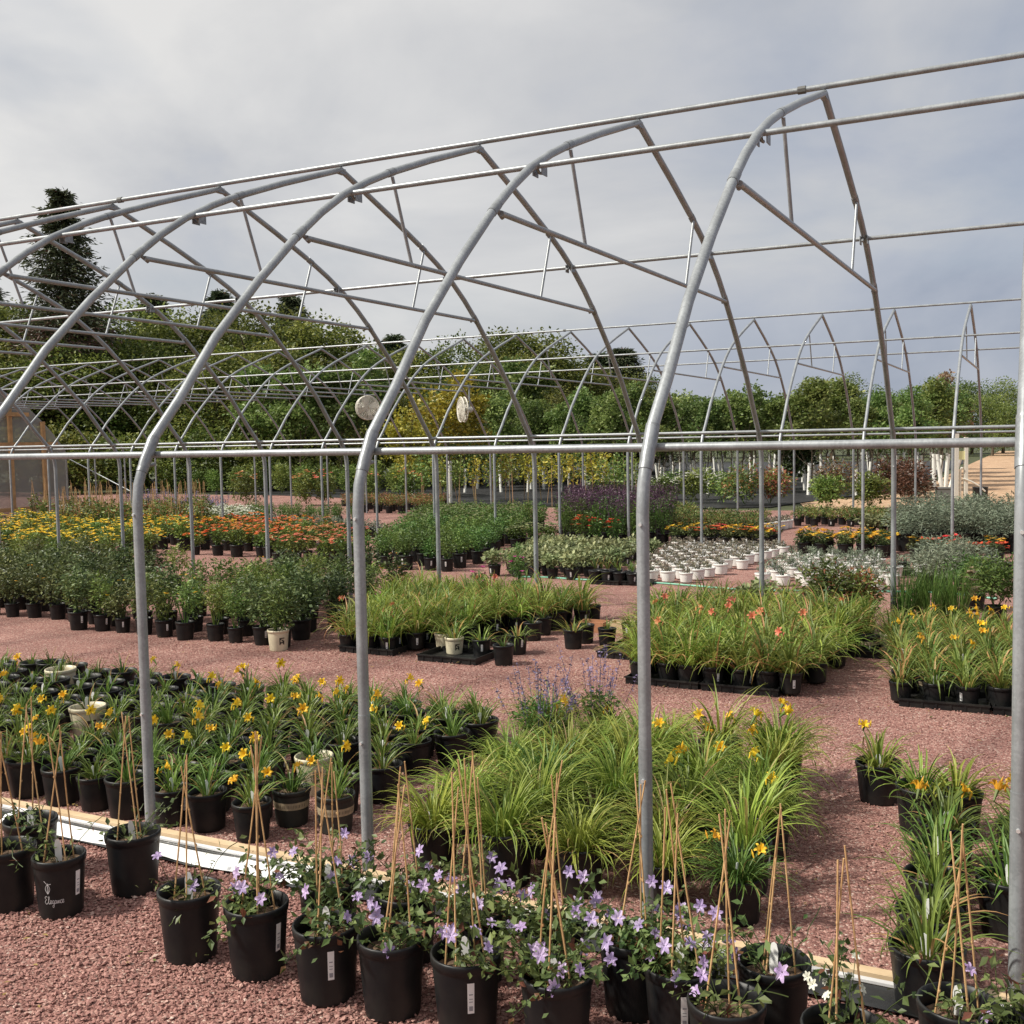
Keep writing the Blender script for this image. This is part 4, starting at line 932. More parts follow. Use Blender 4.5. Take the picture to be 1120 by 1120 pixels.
# red / yellow lilies and purple salvia
TALL = [bushmesh('foliage', L['fern'], 690 + k, .22, .60, 520, .06, PH - .03, .25, 8) for k in range(3)]
SALV = [spikes('flower_spike', L['purple_leaf'], 694 + k, .24, .62, .82, 20, .018, .15) for k in range(2)]
def kS(i, j, x, y): return 'tall purple spiked salvia in black pot', [('pot', pot_mid), ('foliage', rnd.choice(TALL)), ('flower_spike', rnd.choice(SALV))]
bed('salvia_pot', 'potted salvia', 'purple salvias', 'purple salvia bed', grid(-7.75, -6.1, 17.4, 20.8, .34, .5, -9.2, -7.0), kS, .04)
bed('lily_pot', 'potted lily', 'yellow flowering pots by the salvias', 'pale yellow flower row', [(16.6, gx(-8.3, -7.5, .3)), (17.0, gx(-8.4, -7.6, .3))], kM([mound(700, 'fern', 'varieg', .18, .3, 200, 30, .05, .04)], 'pale yellow flower', pot_mid), .04)
bed('lily_pot', 'potted lily', 'red flowering pots by the salvias', 'red lily row', [(16.9, gx(-7.2, -6.5, .3))], kM([mound(704, 'fern', 'red', .16, .42, 220, 14, .06, .05)], 'red lily', pot_mid), .04)
x, y = G(567, 650); plantthing('magenta_flower_pot', 'potted flower', 'magenta flowers', 'green plant with magenta blooms beside variegated bed', x, y, [('pot', pot_mid), ('foliage', TALL[1]), ('blossom', dots('flower', L['pink'], 706, .14, .35, .6, 6, .05))], None, .8)
x, y = G(525, 652); plantthing('magenta_flower_pot', 'potted flower', 'magenta flowers', 'lower magenta flower behind the left tray daylilies', x, y, [('pot', pot_sm), ('foliage', VAR[0]), ('blossom', dots('flower', L['pink'], 708, .12, .25, .42, 5, .05))], None, .9)
b = MB(); box(b, -.16, .16, -.004, .004, .55, .72); box(b, -.012, .012, -.012, .012, 0, .55); x, y = G(668, 585)
t = thing('bed_sign', 'small green price sign on a stick standing among purple salvias', 'sign', (x, y, 0), FACE)
bb = MB(); box(bb, -.012, .012, -.012, .012, 0, .62); obj('stick', bb.mesh('stick', M['bamboo']), t); bb = MB(); box(bb, -.26, .26, -.02, -.013, .60, .78); obj('panel', bb.mesh('panel', M['green_sign']), t)
bb = MB()
for x0, x1, z0, z1 in ((-.2, -.08, .66, .74), (-.02, .06, .63, .67), (.08, .2, .65, .75), (-.2, -.05, .62, .64)): box(bb, x0, x1, -.024, -.0205, z0, z1)
obj('panel_print', bb.mesh('panel_print', M['tag']), t)

# white pots
ROS = [bushmesh('foliage', L['rosy'], 720 + k, .095, .10, 90, .036, .12, .5, 4) for k in range(3)]; GRY = [bushmesh('foliage', L['grey'], 724 + k, .12, .13, 120, .04, .12, .35, 5) for k in range(3)]
def kW(fols, look):
    def f(i, j, x, y): return f'{look} in small white pot', [('pot', pot_smw), ('foliage', rnd.choice(fols))] + ([('plant_label', rnd.choice(PTGS))] if rnd.random() < .5 else [])
    return f
bed('white_pot', 'potted plant', 'rosy succulents in white pots', 'left white pot block', grid(-4.95, -4.1, 13.4, 17.2, .24, .33, -5.6, -3.75), kW(ROS, 'rosy succulent'), .02, z=.012)
bed('white_pot', 'potted plant', 'grey herbs in white pots', 'right white pot block', grid(-3.28, -1.75, 13.5, 16.0, .28, .40, -3.4, -2.1), kW(GRY, 'grey-green herb'), .02, z=.012)
bed('herb_pot', 'potted herb', 'herbs in a tray by the grey bushes', 'herb tray by grey bushes', [(15.15, gx(-1.75, -1.15, .2))], lambda i, j, x, y: ('small herb', [('pot', pot_smw if i == 1 else pot_sm), ('foliage', GRY[i % 3])]), .01, z=.019)
trays([(-1.48, 15.15)], 'herb tray', 'with herbs beside the grey bushes')
# marigolds behind
bed('marigold_pot', 'potted marigold', 'gold marigolds in the right row', 'right marigold row', [(17.1 + .3 * j, gx(-3.5, -2.15, .3)) for j in range(3)], kM(GM, 'gold marigold', pot_mid), .04)
bed('marigold_pot', 'potted marigold', 'mixed marigolds in the left row', 'left marigold row', [(17.6 + .3 * j, gx(-5.75, -4.2, .3)) for j in range(3)], kM(GM + RM[:1], 'red and gold marigold', pot_mid), .04)
bed('marigold_pot', 'potted marigold', 'red marigolds at the right', 'red marigold group', [(16.6, [-1.72, -1.58]), (16.0, [-1.14, -1.02]), (16.9, [-1.3]), (17.3, [-1.32, -.78]), (16.2, [-.66])], kM(RM + GM[:1], 'red marigold', pot_mid), .03)
# dark rows at the back of the gravel
LOWG = [bushmesh('foliage', L['redgreen'], 740 + k, .22, .22, 220, .05, .13, .4, 5, dry=.1) for k in range(3)]
HOST = [bushmesh('foliage', L['varieg'], 745 + k, .26, .2, 200, .09, .13, .6, 5) for k in range(2)]
def kL(i, j, x, y): return 'low bronze-green plant in black pot', [('pot', pot_sm), ('foliage', rnd.choice(LOWG))] + ([('price_sticker', rnd.choice(STKS))] if rnd.random() < .4 else [])
bed('low_plant_pot', 'potted plant', 'bronze plants at the back left', 'bronze back row', grid(-7.0, -5.15, 20.5, 22.4, .3, .36, -7.6, -5.4), kL, .04)
bed('low_plant_pot', 'potted plant', 'dark plants along the back edge', 'dark back edge row', grid(-4.7, -2.1, 22.6, 24.0, .34, .45, -4.9, -2.4), kL, .04)
bed('hosta_pot', 'potted hosta', 'pale hostas at the back', 'pale hosta row', [(20.9, gx(-3.0, -2.2, .36)), (21.4, gx(-2.9, -2.2, .36))], lambda i, j, x, y: ('pale green hosta in black pot', [('pot', pot_sm), ('foliage', rnd.choice(HOST))]), .04)
x, y = G(836, 580)
bed('white_pot', 'white pot', 'white pots at the back row end', 'short white pot line', [(21.0 + .25 * j, [-5.0 + .05 * j]) for j in range(5)], lambda i, j, x, y: ('tall white pot with green tuft', [('pot', pot_smw), ('foliage', ROS[0])]), .01, scale=(1.3, 1.4))
bed('low_plant_pot', 'potted plant', 'dark low plants behind the purple salvias', 'row behind salvias', grid(-9.4, -7.2, 23.2, 25.2, .36, .5, -10.2, -8.0), kL, .04)
AMB = [bushmesh('foliage', L['redgreen'], 750 + k, .24, .26, 260, .05, .15, .4, 5, dry=.5) for k in range(2)]
bed('amber_plant_pot', 'potted plant', 'amber plants at the road edge', 'amber back row', grid(-17.2, -14.6, 24.2, 26.6, .42, .6, -19, -15.6), lambda i, j, x, y: ('amber-green plant in black pot', [('pot', pot_mid), ('foliage', rnd.choice(AMB))]), .05)
bed('silver_mound_pot', 'potted plant', 'silver mounds', 'silver mound row', grid(-14.0, -11.6, 17.4, 18.4, .4, .45, -15.5, -13.0), lambda i, j, x, y: ('silver-grey mound in black pot', [('pot', pot_sm), ('foliage', GRY[i % 3])]), .04, scale=(1.3, 1.6))
bed('low_plant_pot', 'potted plant', 'green plants in dark pots behind silver mounds', 'row behind silver mounds', grid(-16.4, -13.8, 19.4, 20.6, .38, .5, -17.6, -14.8), lambda i, j, x, y: ('low green plant in black pot', [('pot', pot_mid), ('foliage', FERNY[i % 2])] + ([('price_sticker', STK[1])] if rnd.random() < .5 else [])), .05, scale=(.85, 1))
WM = [mound(760 + 2 * k, 'shrub_lt', 'white', .2, .3, 200, 34, .05, .05) for k in range(2)]
bed('flowering_pot', 'potted flower', 'white daisies', 'white daisy group', grid(-17.6, -15.6, 18.4, 20.2, .42, .5, -19.0, -17.0), kM(WM, 'white daisy mound', pot_mid), .05)
LV = [spikes('flower_spike', L['lav'], 770 + k, .22, .35, .6, 16, .02, .15) for k in range(2)]
bed('lavender_pot', 'potted lavender', 'purple lavenders at the back left', 'back left lavender row', grid(-20.6, -17.8, 19.6, 21.4, .7, .8, -22.4, -19.2), lambda i, j, x, y: ('purple spiked lavender in black pot', [('pot', pot_mid), ('foliage', FERNY[i % 2]), ('flower_spike', LV[i % 2])]), .05)
# staked vines at the back left
for s in range(3): pass
ST3 = [stakes(780 + k, 3, .62) for k in range(3)]
VN = [bushmesh('foliage', L['redgreen'], 785 + k, .13, .38, 120, .06, .17, .5, 5, dry=.2) for k in range(3)]
def kT(i, j, x, y): return 'staked vine in black pot', [('pot', pot_mid), ('foliage', rnd.choice(VN))] + [('stake', m) for m in rnd.choice(ST3)]
bed('staked_vine_pot', 'potted vine', 'staked vines at the back left', 'back left vine block', grid(-18.6, -14.9, 15.9, 18.4, .44, .62, -22.6, -16.9), kT, .06, scale=(1.2, 1.45))
x, y = G(95, 566)
for i, (px, py, la) in enumerate(((72, 563, 'white crate-like pot among the staked vines, left of its twin'), (84, 562, 'white crate-like pot among the staked vines, right of its twin'))):
    x, y = G(px, py); plantthing('white_pot', 'white pot', None, la, x, y, [('pot', pot_smw), ('foliage', ROS[1])], 0, 2.2)
x, y = G(21, 578); b = MB(); lathe(b, [(0, 0), (.13, 0), (.17, .22), (.175, .22), (.16, .2), (.12, .02)], 16); tag(obj('blue_bucket', b.mesh('blue_bucket', M['blue'], True), None, (x, y, 0)), 'small bright blue bucket left of the yellow flowers', 'bucket')

# bushes at the right middle
def bigbush(name, cat, la, px, py, mats, r, h, n, leaf, seed, pot=pot_big, asp=.4, dry=0.0, gr=None, s=1.0):
    x, y = G(px, py); me = bushmesh('foliage', L[mats], seed, r, h, n, leaf, .2, asp, 9, dry=dry)
    return plantthing(name, cat, gr, la, x, y, [('pot', pot), ('foliage', me)], None, s)
bigbush('bronze_shrub', 'potted shrub', 'tall green shrub with bronze tips behind the orange daylilies', 902, 690, 'redgreen', .42, .66, 1500, .075, 801, dry=.10, s=.76)
bigbush('bronze_shrub', 'potted shrub', 'tall green shrub with rusty tips, right neighbour of the greener one', 938, 690, 'redgreen', .36, .62, 1300, .075, 802, dry=.32, s=.76)
bigbush('green_bush', 'potted shrub', 'dense fine-leaved green bush against the right post', 1088, 682, 'fern', .50, .62, 2200, .06, 803, s=.78)
bigbush('green_bush', 'potted shrub', 'dense fine-leaved green bush behind, left of the right post', 1066, 668, 'fern', .40, .55, 1500, .06, 804, s=.78)
GRS = [lilyfol(810 + k, 110, .35, .6, .008, L['fern'], .09, (70, 89), (5, 40), z=.14, segs=4, dry=.1) for k in range(2)]
for i, (px, py) in enumerate(((987, 690), (1003, 688), (1018, 690), (1032, 686), (1047, 690))):
    x, y = G(px, py); plantthing('grass_pot', 'potted grass', 'upright grasses in pots', f'upright fine grass in black pot, {fromleft(i + 1, 5)} of the grass row', x, y, [('pot', pot_sm), ('foliage', GRS[i % 2])], None, .95)
x, y = G(1060, 690); plantthing('dry_flower_pot', 'potted flower', None, 'straw-coloured drying flower spike right of the grasses', x, y, [('pot', pot_sm), ('foliage', dots('foliage', L['tan_tree'], 815, .07, .15, .62, 26, .05))])
GRB = [bushmesh('foliage', L['grey'], 820 + k, .30, .42, 900, .055, .15, .22, 8) for k in range(3)]
for i, (px, py) in enumerate(((1012, 646), (1032, 650), (1052, 644), (1075, 640), (1040, 634), (1018, 636))):
    x, y = G(px, py); plantthing('grey_bush', 'potted herb', 'grey herb bushes beside the herb tray', f'feathery grey-green bush, {fromleft(i + 1, 6)} in the group beside herb tray', x, y, [('pot', pot_mid), ('foliage', GRB[i % 3])], None, 1)
bed('grey_bush', 'potted herb', 'grey lavender block at the back right', 'grey lavender block', grid(-2.1, -.3, 18.2, 20.6, .42, .5, -2.3, -.3), lambda i, j, x, y: ('tall grey-green lavender', [('pot', pot_big), ('foliage', GRB[i % 3])]), .05, scale=(1.15, 1.4))
x, y = G(1098, 632); plantthing('seedling_pot', 'potted seedling', None, 'black pot with brown twigs at the edge of the right post', x, y, [('pot', pot_mid), ('foliage', ROS[2])])
bed('seedling_pot', 'potted seedling', 'small pots behind the orange daylilies', 'small pots behind orange daylilies', [(11.1, gx(-3.3, -2.1, .23)), (11.4, gx(-3.2, -2.2, .23))], lambda i, j, x, y: ('small plant in black pot', [('pot', pot_sm), ('foliage', (FOL_H + VAR + GRY)[(i * 3 + j) % 8])]), .02)

# ---- hose across the gravel
hp = [(*G(px, py), .012) for px, py in ((566, 632), (600, 633), (650, 635), (700, 638), (760, 642), (830, 646.5), (880, 647.5), (930, 646), (960, 648), (1010, 649), (1062, 652), (1090, 656))]
Hp = np.array(hp); tt = np.linspace(0, len(Hp) - 1, 90); Hs = np.stack([np.interp(tt, np.arange(len(Hp)), Hp[:, k]) for k in range(3)], -1)
Hs[:, 1] += .05 * np.sin(tt * 2.3)
tag(obj('garden_hose', tube(MB(), Hs, .013, 8).mesh('garden_hose', M['hose'], True)), 'pale green hose stretched across the red gravel before white pots', 'hose')

# ---- water post with hose, barrel and box at the far right
x, y = G(1050, 553); t = thing('water_post', 'beige water post with pale box and white hose by the sandy track', 'water post', (x, y, 0), FACE)
b = MB(); box(b, -.16, -.06, -.05, .05, 0, 1.85); obj('post', b.mesh('post', M['pvc']), t); b = MB(); box(b, .10, .18, -.05, .05, 0, 1.75); obj('post', b.mesh('post', M['pvc']), t)
b = MB(); box(b, -.06, .10, -.03, .03, 1.18, 1.40); obj('sign_panel', b.mesh('sign_panel', M['yellow_sign']), t)
b = MB(); tube(b, [(.0, 0, .0), (.0, 0, .9), (.02, -.05, .98)], .03, 8); obj('riser_pipe', b.mesh('riser_pipe', M['pvc'], True), t)
b = MB(); tube(b, [(.05, -.05, .70), (.25, -.08, .62), (.45, -.1, .5), (.6, -.1, .36)], .022, 7); obj('hose', b.mesh('hose', M['pvc'], True), t)
x, y = G(1072, 551); b = MB(); lathe(b, [(0, 0), (.17, 0), (.18, .05), (.19, .42), (.2, .44), (.17, .44), (.15, .1)], 18); tag(obj('black_barrel', b.mesh('black_barrel', M['pot'], True), None, (x, y, 0)), 'black barrel-like tub standing on the sandy track', 'tub')
x, y = G(1033, 551); b = MB(); box(b, -.22, .22, -.2, .2, .0, .40); box(b, -.235, .235, -.215, .215, .40, .435); box(b, -.225, .225, -.205, -.2, .05, .1); tag(obj('grey_box', b.mesh('grey_box', M['greybox']), None, (x, y, 0)), 'dark grey lidded box beside the water post', 'box')
x, y = G(1022, 553); b = MB(); lathe(b, [(0, 0), (.10, 0), (.13, .3), (.135, .3), (.11, .28)], 14)

# ------------------------------------------------------------------ stock rows and trees
def rowthings(name, cat, group, items, make, look, where):
    P = sorted(items, key=lambda p: proj(p[0], p[1], 0)[0])
    for i, it in enumerate(P): make(it, f'{look}, {fromleft(i + 1, len(P))} {where}')
STK_SH = [bushmesh('foliage', L['shrub_lt'], 840 + k, .55, 1.0, 900, .10, .05, .45, 9) for k in range(3)]
its = [(x + rnd.uniform(-.15, .15), y) for y, a, c in ((32.6, -30.6, -18.6), (34.2, -32.5, -20.2), (36, -34, -21)) for x in np.arange(a, c, 1.05)]
its = [p for p in its if seen(p[0], p[1], .5)]
for yy, nmr in ((32.6, 'front stock row'), (34.2, 'middle stock row'), (36, 'back stock row')):
    rowthings('stock_shrub', 'shrub', 'green stock shrubs beyond the road', [p for p in its if p[1] == yy], lambda p, la: plantthing('stock_shrub', 'shrub', 'green stock shrubs beyond the road', la, p[0], p[1], [('foliage', rnd.choice(STK_SH))], None, rnd.uniform(.85, 1.15)), 'bright green rounded stock shrub', f'in the {nmr} beyond the road')
pf = dots('flower', L['coral'], 850, .4, .9, 1.15, 9, .11)
for i, (px, py) in enumerate(((335, 545), (355, 545), (268, 545), (400, 540), (445, 540))):
    x, y, z = at_depth(px, 540, 33); plantthing('pink_flower_shrub', 'shrub', 'pink flowered shrubs', f'shrub with salmon pink flowers beyond the road, {fromleft(i + 1 if i not in (0,1,2) else (2,3,1)[i], 5)}', x, y, [('foliage', STK_SH[i % 3]), ('blossom', pf)], None, .95)
# saplings with yellow-green leaves
def sapling(seed):
    g = np.random.default_rng(seed); s_ = MB(); tube(s_, [(0, 0, 0), (g.normal(0, .03), g.normal(0, .03), .7), (g.normal(0, .06), g.normal(0, .06), 1.5)], [.012, .010, .005], 5)
    P = np.stack([g.normal(0, .17, 150), g.normal(0, .17, 150), .65 + g.beta(1.5, 1.6, 150) * .95], -1)
    return s_.mesh('stem', L['straw']), leafcloud(g, P, .11, .4, None, .55).mesh('foliage', L['wood_gold'] if seed % 3 == 0 else L['shrub_lt'])
SAP = [sapling(860 + k) for k in range(6)]
for yy, nmr in ((27.7, 'front sapling row'), (28.9, 'second sapling row'), (30.3, 'back sapling row')):
    its = [(x, yy + rnd.uniform(-.15, .15)) for x in np.arange(-17.6 - (yy - 27.7) * .6, -9.8 - (yy - 27.7) * .55, .62)]
    rowthings('sapling', 'young tree', 'saplings behind the road', its, lambda p, la: plantthing('sapling', 'young tree', 'saplings behind the road', la, p[0], p[1], [(n, m) for n, m in zip(('stem', 'foliage'), rnd.choice(SAP))], None, rnd.uniform(.8, 1.1)), 'thin yellow-green sapling on a straw stem', f'in {nmr}')
# shrubs on black fabric at the right
HYD = [bushmesh('foliage', L['shrub_lt'], 870 + k, .6, .95, 900, .1, .05, .5, 9) for k in range(2)]; HF = dots('flower', L['white'], 873, .55, .65, 1.0, 26, .085)
for i, px in enumerate(range(655, 800, 17)):
    x, y = G(px + rnd.uniform(-4, 4), 551 - (i % 2) * 4); plantthing('white_flower_shrub', 'shrub', 'white flowered shrubs', f'shrub with creamy white flower heads, {fromleft(i + 1, 9)} behind salvias', x, y, [('foliage', HYD[i % 2]), ('blossom', HF)], None, rnd.uniform(.75, .95))
def gshrub(la, px, py, mat, r, h, seed, dry=0.0, s=1.0):
    x, y = G(px, py); me = bushmesh('foliage', L[mat], seed, r, h, 1500, .10, .04, .45, 11, dry=dry); plantthing('field_shrub', 'shrub', 'shrubs on the black fabric', la, x, y, [('foliage', me)], None, s)
gshrub('green and bronze shrub on black fabric, left of the green pair', 815, 553, 'redgreen', .85, 1.05, 880, .25)
gshrub('wide reddish green shrub behind, beside the white flowered shrubs', 842, 552, 'redgreen', .75, 1.0, 881, .5)
gshrub('round bright green shrub on black fabric, left of the green pair', 904, 558, 'shrub_lt', .5, .82, 882)
gshrub('round bright green shrub on black fabric, right of the green pair', 952, 557, 'shrub_lt', .55, .85, 883)
gshrub('rusty red-brown shrub between the two round green ones', 915, 545, 'rust', .85, 1.15, 884, .1)
gshrub('rusty red-brown shrub right behind the right green one', 968, 546, 'rust', .6, 1.0, 885, .1)
gshrub('broad rusty red-brown shrub nearest the sandy track', 1000, 556, 'rust', .75, 1.15, 886)
gshrub('rusty brown shrub behind the broad one by the track', 985, 545, 'rust', .7, 1.1, 887, .1)

def crownmesh(name, mat, seed, rx, h, zc, n, leaf, lobes=16, cone=0.0, shell=.55):
    """leaf-sized faces in many overlapping clumps, denser at the outside"""
    g = np.random.default_rng(seed); b = MB()
    for k in range(lobes):
        u = inball(g, 1, .45)[0]; t = (u[2] + 1) / 2; wr = rx * (1 - cone * t)
        c = np.array([u[0] * wr * .78, u[1] * wr * .78, zc + u[2] * h * .40]); rr = rx * g.uniform(.26, .46) * (1 - cone * t * .6)
        m = int(n / lobes * g.uniform(.6, 1.4)); D = inball(g, m, shell); P = c + D * [rr, rr, rr * g.uniform(.65, 1.0)] * g.uniform(.75, 1.2, (m, 1))
        base = g.uniform(.05, .45); ti = np.clip(base + g.normal(0, .22, m), 0, .9)
        b.merge(leafcloud(g, P, leaf, .45, D * .7, .65, ti))
    return b.mesh(name, mat)
def trunkmesh(name, h, r, seed, limbs=7, top=.6):
    g = np.random.default_rng(seed); b = MB(); P = [np.array([0, 0, -.05])]
    for k in range(5): P.append(P[-1] + [g.normal(0, .03 * h / 4), g.normal(0, .03 * h / 4), h * top / 5])
    tube(b, P, np.linspace(r, r * .35, 6), 8)
    for k in range(limbs):
        i = 2 + k % 4; a = g.uniform(0, 6.28); l = h * g.uniform(.16, .30); p = P[min(i, 5)]
        tube(b, [p, p + [l * .6 * math.cos(a), l * .6 * math.sin(a), l * .5], p + [l * math.cos(a), l * math.sin(a), l * 1.0]], [r * .4, r * .25, r * .1], 5, .5, False)
    return b.mesh(name, M['bark'])
# woodland edge (unit crowns ~ 9 m tall)
WC = [crownmesh('crown', L['wood_dk'], 900 + k, 3.7, 8.4, 5.0, 11000, .19, 34, .12) for k in range(5)]; WT = [trunkmesh('trunk', 8.5, .2, 910 + k) for k in range(3)]
WL = [crownmesh('crown', L['wood_lt'], 920 + k, 3.4, 7.4, 3.4, 9500, .165, 32, .12) for k in range(4)]; WLT = [trunkmesh('trunk', 6.4, .16, 930 + k) for k in range(2)]
UB = [crownmesh('crown', L['wood_dk'], 940 + k, 2.2, 3.2, 1.55, 2600, .18, 14, .1) for k in range(3)]
PROFX = [-60, 0, 20, 60, 110, 160, 200, 240, 300, 350, 400, 440, 480, 520, 550, 590, 620, 660, 700, 760]
PROFY = [318, 322, 326, 332, 324, 326, 340, 336, 330, 345, 360, 378, 372, 352, 347, 362, 385, 392, 405, 420]
wood = []
for px in range(-50, 720, 33):
    topy = float(np.interp(px, PROFX, PROFY)) + rnd.uniform(-4, 8); dep = 56 + rnd.uniform(-3, 3)
    x, y, z = at_depth(px, topy, dep); wood.append((x, y, z, px, 'b'))
for px in range(-30, 700, 46):
    topy = float(np.interp(px, PROFX, PROFY)) + rnd.uniform(28, 55); dep = 49 + rnd.uniform(-2, 2)
    x, y, z = at_depth(px, topy, dep); wood.append((x, y, z, px, 'f'))
for kind, nmr in (('b', 'back of the dark woodland'), ('f', 'front edge of the dark woodland')):
    its = sorted([w for w in wood if w[4] == kind], key=lambda w: w[3])
    for i, (x, y, z, px, _) in enumerate(its):
        t = plantthing('woodland_tree', 'tree', 'broadleaf trees of the woodland', f'dark green broadleaf tree, {fromleft(i + 1, len(its))} along the {nmr}', x, y, [('trunk', rnd.choice(WT)), ('crown', rnd.choice(WC))])
        s = z / 9.0; t.scale = (s * rnd.uniform(.95, 1.15), s * 1.05, s)
its = [at_depth(px, 500, 45 + rnd.uniform(-1, 1))[:2] for px in range(-20, 600, 46)]
rowthings('understorey_bush', 'bush', 'understorey bushes at the woodland foot', its, lambda p, la: plantthing('understorey_bush', 'bush', 'understorey bushes at the woodland foot', la, p[0], p[1], [('crown', rnd.choice(UB))], None, rnd.uniform(.75, 1.05)), 'shaded dark bush', 'along the foot of the woodland')
# conifers
def spruce(seed, h, r, thin=.0, tiers=32):
    g = np.random.default_rng(seed); b = MB(); tr = tube(MB(), [(0, 0, 0), (0, 0, h * .5), (0, 0, h * .98)], [h * .02, h * .012, .02], 7)
    for k in range(tiers):
        t = k / tiers; z = h * (.14 + .86 * t); rr = r * (1 - t ** 1.3) ** .8 * g.uniform(.75, 1.1) + .12; nb = 12
        for q in range(nb):
            a = 6.28 * q / nb + g.uniform(0, .7); l = rr * g.uniform(.6, 1.1); dro = -.25 * l + .12 * l
            e = np.array([l * math.cos(a), l * math.sin(a), dro + g.normal(0, .05)]); p0 = np.array([0, 0, z])
            tube(tr, [p0, p0 + e], [.03, .01], 3, .5, False)
            bare = t < .45 and g.uniform() < thin
            m = 16 if bare else 70; tt = g.uniform(.18 if not bare else .6, 1.02, m)[:, None]; P = p0 + e * tt + g.normal(0, .10 + .06 * l, (m, 3)) * [1, 1, .6]
            ti = g.uniform(0, .85, m); ti[g.uniform(0, 1, m) < (.55 if t < .5 and thin else .03)] = .97
            out = np.repeat((e / (l + .01))[None], m, 0)
            b.merge(leafcloud(g, P, .26, .3, out, .28, ti, .4, .25))
    return tr.mesh('trunk', M['bark']), b.mesh('crown', L['spruce'])
def put_spruce(la, px, topy, dep, r, seed, thin=0.0):
    x, y, z = at_depth(px, topy, dep); tm, cm = spruce(seed, z, r, thin); plantthing('spruce_tree', 'tree', 'conifers in the woodland', la, x, y, [('trunk', tm), ('crown', cm)])
put_spruce('tall dark spruce with browning lower branches rising above the woodland', 66, 203, 50, 3.3, 950, .45)
for px, ty, la in ((-24, 262, 'dark spruce half cut by the left frame edge'), (166, 312, 'small conifer tip showing above the wood, right of tall spruce'), (240, 308, 'middle conifer tip showing above the woodland'), (318, 314, 'conifer tip just right of the middle one'), (430, 358, 'low dark conifer tip behind the fans'), (680, 372, 'broad dark conifer at the right end of the woodland'), (655, 378, 'dark conifer beside the broad one at the woodland end')):
    put_spruce(la, px, ty + 8, 60, 2.9 if px < 600 else 3.6, 951 + px % 17)
# nursery trees with white trunk guards
NC = [crownmesh('crown', L['wood_lt'], 960 + k, 1.15, 2.8, 3.0, 3000, .14, 18, .22, .4) for k in range(6)]
NCG = crownmesh('crown', L['wood_gold'], 970, 1.4, 3.2, 2.7, 2600, .13, 14, .45, .4)
NT = [trunkmesh('trunk', 4.0, .035, 975 + k, 8, .62) for k in range(3)]
def guardm(seed):
    g = np.random.default_rng(seed); b = MB(); tube(b, [(0, 0, 0), (g.normal(0, .02), g.normal(0, .02), 1.15)], .068, 8); return b.mesh('trunk_guard', M['guard'], True)
GD = [guardm(k) for k in range(2)]
cnt = 0
for j, yy in enumerate((34.5, 37.0, 40.0, 43.5, 47.5, 52.0, 57.0)):
    its = []
    for x in np.arange(-24, -3, (1.15 + .02 * j) if j < 2 else 1.0):
        X, Y = x + rnd.uniform(-.35, .35), yy + rnd.uniform(-.5, .5); px, py, _ = proj(X, Y, 0)
        lim = 1010 if j < 2 else 1040
        if 470 < px < lim and not (j < 1 and px > 940): its.append((X, Y))
    def mk(p, la, j=j):
        t = plantthing('nursery_tree', 'young tree', 'guarded nursery trees', la, p[0], p[1], [('trunk', rnd.choice(NT)), ('trunk_guard', rnd.choice(GD)), ('crown', rnd.choice(NC))], None, rnd.uniform(.70, .90))
        t.rotation_euler = (rnd.uniform(-.09, .09), rnd.uniform(-.11, .06), rnd.uniform(0, 6.28))
    rowthings('nursery_tree', 'young tree', None, its, mk, 'white-guarded young tree', f'in the {rowname(j, 7)} of nursery trees')
for i, (px, dep, s, la) in enumerate(((492, 33, 1.12, 'golden-leaved tree behind the right fan'), (452, 36, .85, 'golden-green tree just left of the golden one'))):
    x, y, z = at_depth(px, 530, dep); plantthing('golden_tree', 'tree', 'golden trees', la, x, y, [('trunk', NT[0]), ('trunk_guard', GD[0]), ('crown', NCG)], None, s)
its = [at_depth(px, 520, 43 + rnd.uniform(-2, 2))[:2] for px in (285, 330, 372, 402, 560, 590)]
rowthings('slender_tree', 'tree', 'slender trees before the woodland', its, lambda p, la: plantthing('slender_tree', 'tree', 'slender trees before the woodland', la, p[0], p[1], [('trunk', rnd.choice(NT)), ('crown', rnd.choice(NC))], None, rnd.uniform(1.05, 1.35)), 'slender mid-green tree', 'standing before the dark woodland')
x, y, z = at_depth(1044, 520, 44); plantthing('dead_tree', 'tree', None, 'small tan dead-leaved tree beside the sandy track', x, y, [('trunk', NT[1]), ('crown', crownmesh('crown', L['tan_tree'], 981, .85, 3.4, 2.9, 900, .14, 12, .3, .3))], None, 1.1)
g5 = crownmesh('crown', L['shrub'], 982, .95, 2.3, 1.2, 2600, .13, 14, .55)
x, y, z = at_depth(868, 540, 37); plantthing('dark_conifer', 'tree', None, 'dark cone-shaped evergreen among the white trunk guards', x, y, [('trunk', NT[2]), ('crown', g5)], None, 1.15)
x, y, z = at_depth(1020, 540, 37); plantthing('leafy_tree', 'tree', None, 'low leafy tree above leaning white guards near the water post', x, y, [('trunk', NT[0]), ('crown', NC[2])], None, .9)
for i, (px, a) in enumerate(((1022, .02), (1030, .10), (1034, -.05), (1039, -.22))):
    x, y = G(px, 533); o = obj('trunk_guard', GD[0], None, (x, y, 0)); o.rotation_euler = (0, -a * 1.4, 0); tag(o, f'spare white plastic trunk guard leaning under low tree, {fromleft(i + 1, 4)}', 'trunk guard', 'spare trunk guards')
